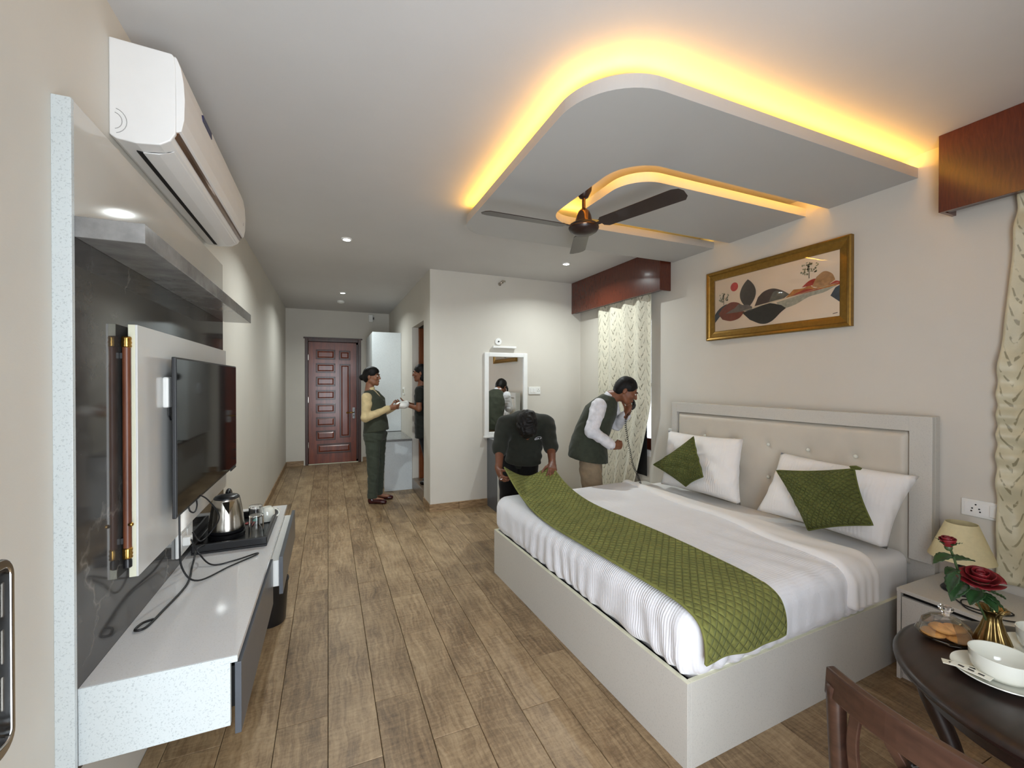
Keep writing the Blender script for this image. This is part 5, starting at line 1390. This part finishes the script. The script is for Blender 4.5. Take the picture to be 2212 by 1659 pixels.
# ---- woman in the corridor, facing right, cream shirt under a green waistcoat
w1 = frame((.581, 5.473, 0), 'woman in a green waistcoat and trousers with a cream shirt, holding out a parcel')
hd = Head((-.098, 0, 1.533), (1, -.05, -.03), (0.02, 0, 1), .93)
S = Sdf((-.30, -.32, .02), (.42, .34, 1.68), .0055)
hd.skin(S, (-.125, 0, 1.37), .047)
S.loft([((-.06, 0, .80), .10, .13), ((-.065, 0, 1.0), .09, .11), ((-.075, 0, 1.25), .09, .14), ((-.12, 0, 1.36), .05, .08)], X_, Y_, .04)
sR, eR, wR = V3(-.105, -.160, 1.29), V3(-.105, -.205, 1.045), V3(.125, -.085, 1.145)
sL, eL, wL = V3(-.105, .165, 1.31), V3(-.06, .21, 1.06), V3(.135, .095, 1.145)
for a, b, c in ((sR, eR, wR), (sL, eL, wL)):
    S.rc(a, b, .042, .034, .03); S.rc(b, c, .034, .023, .02)
hand(S, wR+unit(wR-eR)*.02, (1, .30, .12), (.1, 1, .55), 'R', (.35, .45, .3), .35, .86, thumb_out=.9)
hand(S, wL+unit(wL-eL)*.02, (1, -.30, .12), (.1, -1, .55), 'L', (.35, .45, .3), .35, .86, thumb_out=.9)
for y, x in ((-.085, -.06), (.09, -.045)):
    S.rc((x, y*.9, .82), (x, y, .46), .06, .045, .03); S.rc((x, y, .46), (x-.01, y, .06), .045, .03, .02); S.rc((x-.01, y, .06), (x+.12, y, .04), .03, .022, .02)
body = S.build('body', M_SKINW, w1)
hd.details(w1); hd.hair(w1, 'bun')
G().ball(hd.p(-.078, .0, -.034), .0055, 8).build('earring', M_BRASS, w1, local=True, smooth=True)
S = Sdf((-.32, -.34, .78), (.22, .34, 1.46), .0065)      # shirt
S.loft([((-.062, 0, .85), .125, .155), ((-.065, 0, 1.0), .110, .13), ((-.072, 0, 1.22), .115, .165), ((-.108, 0, 1.33), .070, .11), ((-.118, 0, 1.375), .050, .055)], X_, Y_, .03)
for a, b, c in ((sR, eR, wR), (sL, eL, wL)):
    S.rc(a+V3(.0, 0, -.005), b, .058, .050, .02); S.rc(b, c-unit(c-b)*.02, .052, .038, .015)
    S.rc(c-unit(c-b)*.035, c-unit(c-b)*.005, .040, .041, .006)
S.rc((-.118, 0, 1.36), (-.112, 0, 1.39), .054, .051, .01)
S.wave(.005, (28, 45, 70, 95), 5)
S.cut((-.11, 0, 1.398), (-.3, 0, 1))
S.build('shirt', M_YELLOW, w1)
S = Sdf((-.32, -.34, .80), (.22, .34, 1.46), .0065)      # waistcoat
S.loft([((-.045, 0, .862), .150, .175), ((-.045, 0, .93), .145, .172), ((-.055, 0, 1.02), .134, .155), ((-.066, 0, 1.15), .136, .165), ((-.075, 0, 1.25), .130, .172), ((-.10, 0, 1.325), .092, .142), ((-.122, 0, 1.368), .064, .080)], X_, Y_, .02, round_=.012)
S.ell((.015, 0, 1.36), (.085, .06, .13), [unit(V3(1, 0, .6)), Y_, unit(V3(-.6, 0, 1))], .012, True)
S.wave(.0035, (22, 40, 60), 8)
S.build('waistcoat', M_VESTG, w1)
S = Sdf((-.30, -.28, .04), (.2, .28, .97), .007)          # trousers
S.loft([((-.055, 0, .76), .115, .160), ((-.058, 0, .85), .128, .168), ((-.06, 0, .94), .108, .14)], X_, Y_, .03)
for y, x in ((-.085, -.058), (.09, -.042)):
    S.loft([((x-.005, y, .065), .058, .056), ((x, y, .25), .060, .057), ((x+.004, y, .46), .072, .066), ((x-.002, y*.95, .66), .086, .080), ((x, y*.85, .84), .112, .085)], X_, Y_, .03, round_=.01)
S.wave(.006, (20, 34, 55, 80), 12)
S.build('trousers', M_TROUSG, w1)
shoe(w1, (-.125, -.088), (.125, -.10), M_SHOE); shoe(w1, (-.10, .10), (.145, .11), M_SHOE)

pc = thing('parcel', 'white wrapped parcel held between the two women', 'parcel', (.843, 5.40, 1.13))
S = Sdf((-.13, -.12, -.10), (.13, .12, .10), .005)
S.ell((0, 0, 0), (.078, .07, .046), None, .02); S.rc((-.055, 0, .0), (.05, 0, .028), .03, .028, .02); S.wave(.004, (45, 70, 95), 3)
o = S.build('wrapping', M_WHITEPL, pc); o.location = (0, 0, .052)
G().tube([(-.06, -.03, .072), (-.02, -.05, .089), (.03, -.045, .09), (.06, -.02, .078)], .0016, 5).build('fold_line', M_MARK, pc, local=True)

# ---- woman in the bathroom doorway, facing left
w2 = frame((1.075, 5.618, .15), 'woman in a black uniform half hidden in the bathroom doorway, receiving the parcel')
hd = Head((.035, 0, 1.435), (-1, -.12, -.12), (-.03, 0, 1), .90)
S = Sdf((-.42, -.30, .0), (.40, .30, 1.58), .0055)
hd.skin(S, (.05, 0, 1.27), .047)
S.loft([((.06, 0, .70), .09, .13), ((.06, 0, .95), .085, .12), ((.06, 0, 1.15), .09, .15), ((.055, 0, 1.26), .05, .08)], X_, Y_, .04)
sR, eR, wR = V3(.055, .16, 1.205), V3(.02, .19, .97), V3(-.145, .03, 1.035)
sL, eL, wL = V3(.055, -.16, 1.205), V3(.055, -.19, .98), V3(-.13, -.12, 1.03)
for a, b, c in ((sR, eR, wR), (sL, eL, wL)): S.rc(a, b, .042, .034, .03); S.rc(b, c, .034, .022, .02)
hand(S, wL+unit(wL-eL)*.02, (-1, .1, .02), (0, .35, 1), 'L', (.2, .3, .3), .3, .84)
hand(S, wR+unit(wR-eR)*.02, (-1, -.25, .05), (0, -.5, 1), 'R', (.2, .3, .3), .3, .84)
for y in (-.08, .08):
    S.rc((.09, y, .74), (.15, y, .40), .06, .045, .03); S.rc((.15, y, .40), (.215, y, .06), .045, .03, .02); S.rc((.215, y, .05), (.11, y, .03), .03, .02, .02)
S.build('body', M_SKINM, w2)
hd.details(w2); hd.hair(w2, 'tied')
S = Sdf((-.2, -.30, .50), (.30, .30, 1.34), .0075)
S.loft([((.09, 0, .60), .125, .175), ((.075, 0, .75), .115, .17), ((.06, 0, .95), .100, .14), ((.06, 0, 1.14), .108, .165), ((.055, 0, 1.23), .07, .11), ((.055, 0, 1.275), .052, .056)], X_, Y_, .03, round_=.01)
S.rc(sR, sR*.55+eR*.45, .060, .058, .03); S.rc(sL, sL*.55+eL*.45, .060, .058, .03); S.wave(.005, (22, 40, 64), 6)
S.build('tunic', M_KURTA, w2)
S = Sdf((-.1, -.25, .03), (.36, .25, .75), .009)
for y in (-.08, .08): S.loft([((.215, y, .05), .06, .055), ((.15, y, .4), .068, .062), ((.09, y*.9, .68), .09, .085)], X_, Y_, .02)
S.wave(.004, (24, 50), 3); S.build('trousers', M_BLACKTR, w2)
for y in (-.08, .08): shoe(w2, (.26, y), (.03, y), M_SHOEB)
G().tube([(-.118+.004, -.125+.026*math.cos(a), 1.028+.026*math.sin(a)) for a in [2*PI*i/16 for i in range(17)]], .0028, 6).build('bangle', M_BRASS, w2, local=True, smooth=True)
G().add([(-.052, -.085, 1.14), (-.046, -.115, 1.142), (-.046, -.113, 1.165), (-.052, -.088, 1.165)], [(0, 1, 2, 3)]).build('chest_badge', M_MARK, w2, local=True, solid=.002)

# ---- man on the telephone, bending, facing right
m1 = frame((2.335, 3.405, 0), 'man in a green sleeveless jacket and white shirt bending forward on the telephone')
FD = unit(V3(.8, -.6, 0)); SD = unit(V3(.6, .8, 0))       # chest faces right and a little towards the camera
hd = Head((.252, -.075, 1.388), (.83, -.26, -.49), (.53, -.10, .84), 1.0)
S = Sdf((-.34, -.38, .0), (.52, .36, 1.56), .0055)
hd.skin(S, (.125, -.02, 1.33), .056)
S.loft([((-.065, .04, .86), .11, .15), ((-.03, .02, 1.02), .11, .15), ((.035, -.01, 1.19), .11, .17), ((.11, -.02, 1.32), .06, .09)], FD, SD, .04)
sR, eR, wR = V3(-.015, -.155, 1.25), V3(-.095, -.225, 1.03), V3(.085, -.215, .905)
sL, eL, wL = V3(.165, .13, 1.245), V3(.215, .13, 1.06), V3(.258, -.055, 1.165)
for a, b, c in ((sR, eR, wR), (sL, eL, wL)): S.rc(a, b, .048, .040, .03); S.rc(b, c, .040, .026, .02)
hand(S, wR+unit(wR-eR)*.02, (1, .35, .05), (-.3, 1, .1), 'R', (.9, 1.1, .7), .8, .92, thumb_out=.4)
hand(S, wL+unit(wL-eL)*.02, (.30, -.10, .95), (-.85, -.45, .25), 'L', (.7, .9, .6), .6, .92, thumb_out=.5)
for y, x in ((-.07, -.075), (.11, -.045)):
    S.rc((x, y, .86), (x+.015, y, .46), .075, .055, .03); S.rc((x+.015, y, .46), (x, y, .07), .055, .035, .02); S.rc((x, y, .05), (x+.13, y-.06, .035), .03, .025, .02)
S.build('body', M_SKINM, m1)
hd.details(m1); hd.hair(m1, 'short')
S = Sdf((-.34, -.38, .84), (.36, .34, 1.46), .0065)      # shirt
S.loft([((-.06, .03, .90), .13, .165), ((-.03, .02, 1.03), .125, .165), ((.03, -.01, 1.19), .125, .175), ((.105, -.02, 1.305), .072, .10)], FD, SD, .03)
S.rc((.112, -.02, 1.315), (.140, -.03, 1.352), .064, .060, .01)
for a, b, c in ((sR, eR, wR), (sL, eL, wL)):
    S.rc(a, b, .072, .060, .03); S.rc(b, c-unit(c-b)*.02, .060, .043, .015); S.rc(c-unit(c-b)*.045, c-unit(c-b)*.008, .044, .045, .006)
S.wave(.007, (26, 45, 66, 95), 9); S.cut((.140, -.03, 1.352), (.5, -.25, .9))
S.build('shirt', M_WHITESH, m1)
S = Sdf((-.36, -.40, .58), (.36, .36, 1.46), .0065)      # sleeveless jacket
S.loft([((-.088, .02, .64), .192, .218), ((-.08, .025, .80), .186, .212), ((-.07, .025, .90), .168, .198), ((-.05, .02, .98), .155, .185), ((-.005, .005, 1.11), .150, .182), ((.035, -.01, 1.205), .142, .180), ((.085, -.015, 1.29), .100, .138), ((.118, -.02, 1.338), .073, .078)], FD, SD, .02, round_=.012)
S.ell((.215, -.085, 1.315), (.05, .035, .13), [unit(V3(1, -.6, .4)), unit(V3(.6, 1, 0)), unit(V3(-.4, 0, 1))], .01, True)
S.wave(.005, (18, 34, 52, 80), 21); S.cut((0, 0, .72), (-.18, 0, -1))
S.build('jacket', M_VESTG, m1)
S = Sdf((-.34, -.34, .04), (.22, .34, .97), .0075)         # trousers
S.loft([((-.08, .03, .76), .112, .155), ((-.078, .03, .86), .108, .150), ((-.065, .03, .95), .11, .15)], FD, SD, .03)
for y, x in ((-.075, -.08), (.115, -.045)):
    S.loft([((x, y, .06), .075, .070), ((x+.007, y, .28), .080, .076), ((x+.02, y, .48), .095, .086), ((x+.004, y*.9, .66), .104, .090), ((x-.004, y*.65, .86), .085, .072)], X_, Y_, .025, round_=.01)
S.wave(.010, (18, 32, 48, 75), 17); S.build('trousers', M_KHAKI, m1)
shoe(m1, (-.145, -.075), (.115, -.15), M_SHOEB); shoe(m1, (-.11, .12), (.15, .05), M_SHOEB)
ph = thing('telephone_handset', 'black telephone handset with a coiled cord in the hand of the bending man', 'telephone', (2.335, 3.405, 1.1), ROT)
Mh = Matrix.Translation((0, 0, -1.1))
hb_ = crom([hd.p(-.018, .128, -.100), hd.p(-.045, .122, -.075), hd.p(-.080, .09, -.045), hd.p(-.102, .04, -.02), hd.p(-.100, .0, -.002), hd.p(-.09, -.02, .005)], 5)
G().tube([Mh @ q for q in hb_], [.020]*5+[.017]*5+[.014]*6+[.017]*5+[.02]*5, 12).build('handset', M_BLACKPL, ph, local=True, smooth=True)
mp = Vector(hd.p(-.010, .122, -.108))
G().ball(Mh @ mp, (.025, .023, .022), 12).build('mouthpiece', M_BLACKPL, ph, local=True, smooth=True)
cp0 = [Mh @ q for q in crom([tuple(mp+Vector((0, 0, -.02))), (.235, -.13, 1.12), (.255, -.09, .98), (.29, -.06, .83), (.325, -.03, .70), (.375, .0, .60), (.42, .03, .50)], 30)]
turns = 46; coil = []
for i, p in enumerate(cp0):
    t = (cp0[min(i+1, len(cp0)-1)]-cp0[max(i-1, 0)]).normalized(); s0 = t.cross(Vector((0, 1, 0))).normalized(); s1 = t.cross(s0)
    for q in range(4):
        a = 2*PI*turns*(i+q/4)/len(cp0); pp = p+(cp0[min(i+1, len(cp0)-1)]-p)*(q/4)
        coil.append(pp+(s0*math.cos(a)+s1*math.sin(a))*.0085)
G().tube(coil, .0026, 5).build('coiled_cord', M_CABLE, ph, local=True, smooth=True)

# ---- man bending over the bed, head down, holding the runner
m2 = frame((1.585, 3.40, 0), 'man in a black short-sleeved shirt bending over the bed holding the green runner')
hd = Head((.004, -.275, 1.125), (.04, -.16, -.98), (0, -.98, .16), 1.0)
S = Sdf((-.36, -.52, .0), (.38, .62, 1.34), .0055)
hd.skin(S, (0, -.14, 1.175), .056)
S.loft([((-.05, .30, .86), .15, .11), ((-.02, .16, .99), .145, .105), ((0, .02, 1.09), .165, .11), ((0, -.11, 1.165), .09, .065)], X_, Y_, .04)
sA, eA, wA = V3(-.175, -.05, 1.105), V3(-.222, -.13, .905), V3(-.225, -.235, .765)
sB, eB, wB = V3(.175, -.05, 1.105), V3(.212, -.13, .92), V3(.208, -.275, .815)
for a, b, c in ((sA, eA, wA), (sB, eB, wB)): S.rc(a, b, .050, .041, .03); S.rc(b, c, .041, .027, .02)
hand(S, wA+unit(wA-eA)*.02, (.25, -.75, -.55), (.9, .1, -.1), 'R', (.8, .9, .6), .55, .98)
hand(S, wB+unit(wB-eB)*.02, (-.05, -.9, -.25), (-.35, .1, -.95), 'L', (.55, .8, .5), .5, .98)
for x in (-.13, .05):
    S.rc((x*.8-.02, .30, .86), (x-.02, .24, .46), .075, .055, .03); S.rc((x-.02, .24, .46), (x-.02, .34, .07), .055, .035, .02); S.rc((x-.02, .35, .05), (x-.03, .20, .035), .03, .025, .02)
S.build('body', M_SKIND, m2)
hd.details(m2); hd.hair(m2, 'curly', .005)
G().tube([(-.205+.010*math.cos(a), -.335, .705+.011*math.sin(a)) for a in [2*PI*i/14 for i in range(15)]], .0022, 6).build('ring', M_CHROME, m2, local=True, smooth=True)
S = Sdf((-.36, -.36, .66), (.38, .50, 1.30), .0065)
S.loft([((-.035, .30, .735), .185, .135), ((-.03, .27, .85), .180, .135), ((-.015, .16, .985), .180, .130), ((0, .03, 1.095), .195, .128), ((0, -.07, 1.15), .150, .100), ((0, -.135, 1.178), .075, .066)], X_, Y_, .03, round_=.012)
S.loft([((-.02, .10, .74), .165, .07), ((-.01, .05, .90), .165, .09), ((0, -.02, 1.05), .165, .09)], X_, Y_, .05)
for a, b in ((sA, eA), (sB, eB)):
    e = a+(b-a)*.92; S.rc(a+V3(0, .02, .0), e, .080, .066, .045); S.rc(e-unit(e-a)*.015, e+unit(e-a)*.012, .066, .067, .006)
S.wave(.007, (20, 34, 50, 78), 31); S.build('shirt', M_BLACKSH, m2)
S = Sdf((-.32, .05, .04), (.30, .60, .98), .009)
S.loft([((-.035, .30, .74), .175, .13), ((-.035, .31, .92), .165, .12)], X_, Y_, .03)
for x in (-.13, .05):
    S.loft([((x-.02, .335, .06), .072, .075), ((x-.02, .25, .45), .085, .085), ((x-.015, .29, .80), .10, .115)], X_, Y_, .03, round_=.01)
S.wave(.006, (20, 40, 66), 2); S.build('trousers', M_BLACKTR, m2)
for x in (-.15, .03): shoe(m2, (x, .40), (x-.02, .13), M_SHOEB)
# embroidered badge on the chest: a small roof arc over a row of letters
bd = V3(.108, -.118, .985); ex, ez = unit(V3(1, -.05, .22)), unit(V3(-.22, -.35, 1)); en = np.cross(ex, ez); g = G()
for i in range(5):
    c = bd+ex*(-.028+.014*i); hgt = .011
    for (a0, b0, a1, b1) in (((-.004, 0, -.004, 1), (-.004, 1, .004, 1), (.004, 1, .004, 0), (-.004, 0, .004, 0)), ((-.004, 0, -.004, 1), (-.004, 1, .004, 1), (.004, 1, .004, 0), (-.004, 0, .004, 0)), ((-.004, 0, -.004, 1), (-.004, 1, .004, .8), (.004, .8, -.003, .5), (-.003, .5, .004, 0)), ((.003, 1, .003, .1), (.003, .1, -.004, 0)), ((-.004, 0, -.004, 1), (-.004, 1, .004, 1), (-.004, .5, .003, .5), (-.004, 0, .004, 0)))[i]:
        g.tube([c+ex*a0+ez*b0*hgt, c+ex*a1+ez*b1*hgt], .0013, 4)
g.tube([bd+ex*(-.026+.0065*i)+ez*(.0155+.007*math.sin(PI*i/8)) for i in range(9)], .0013, 4)
g.build('chest_badge', M_WHITESH, m2, local=True)
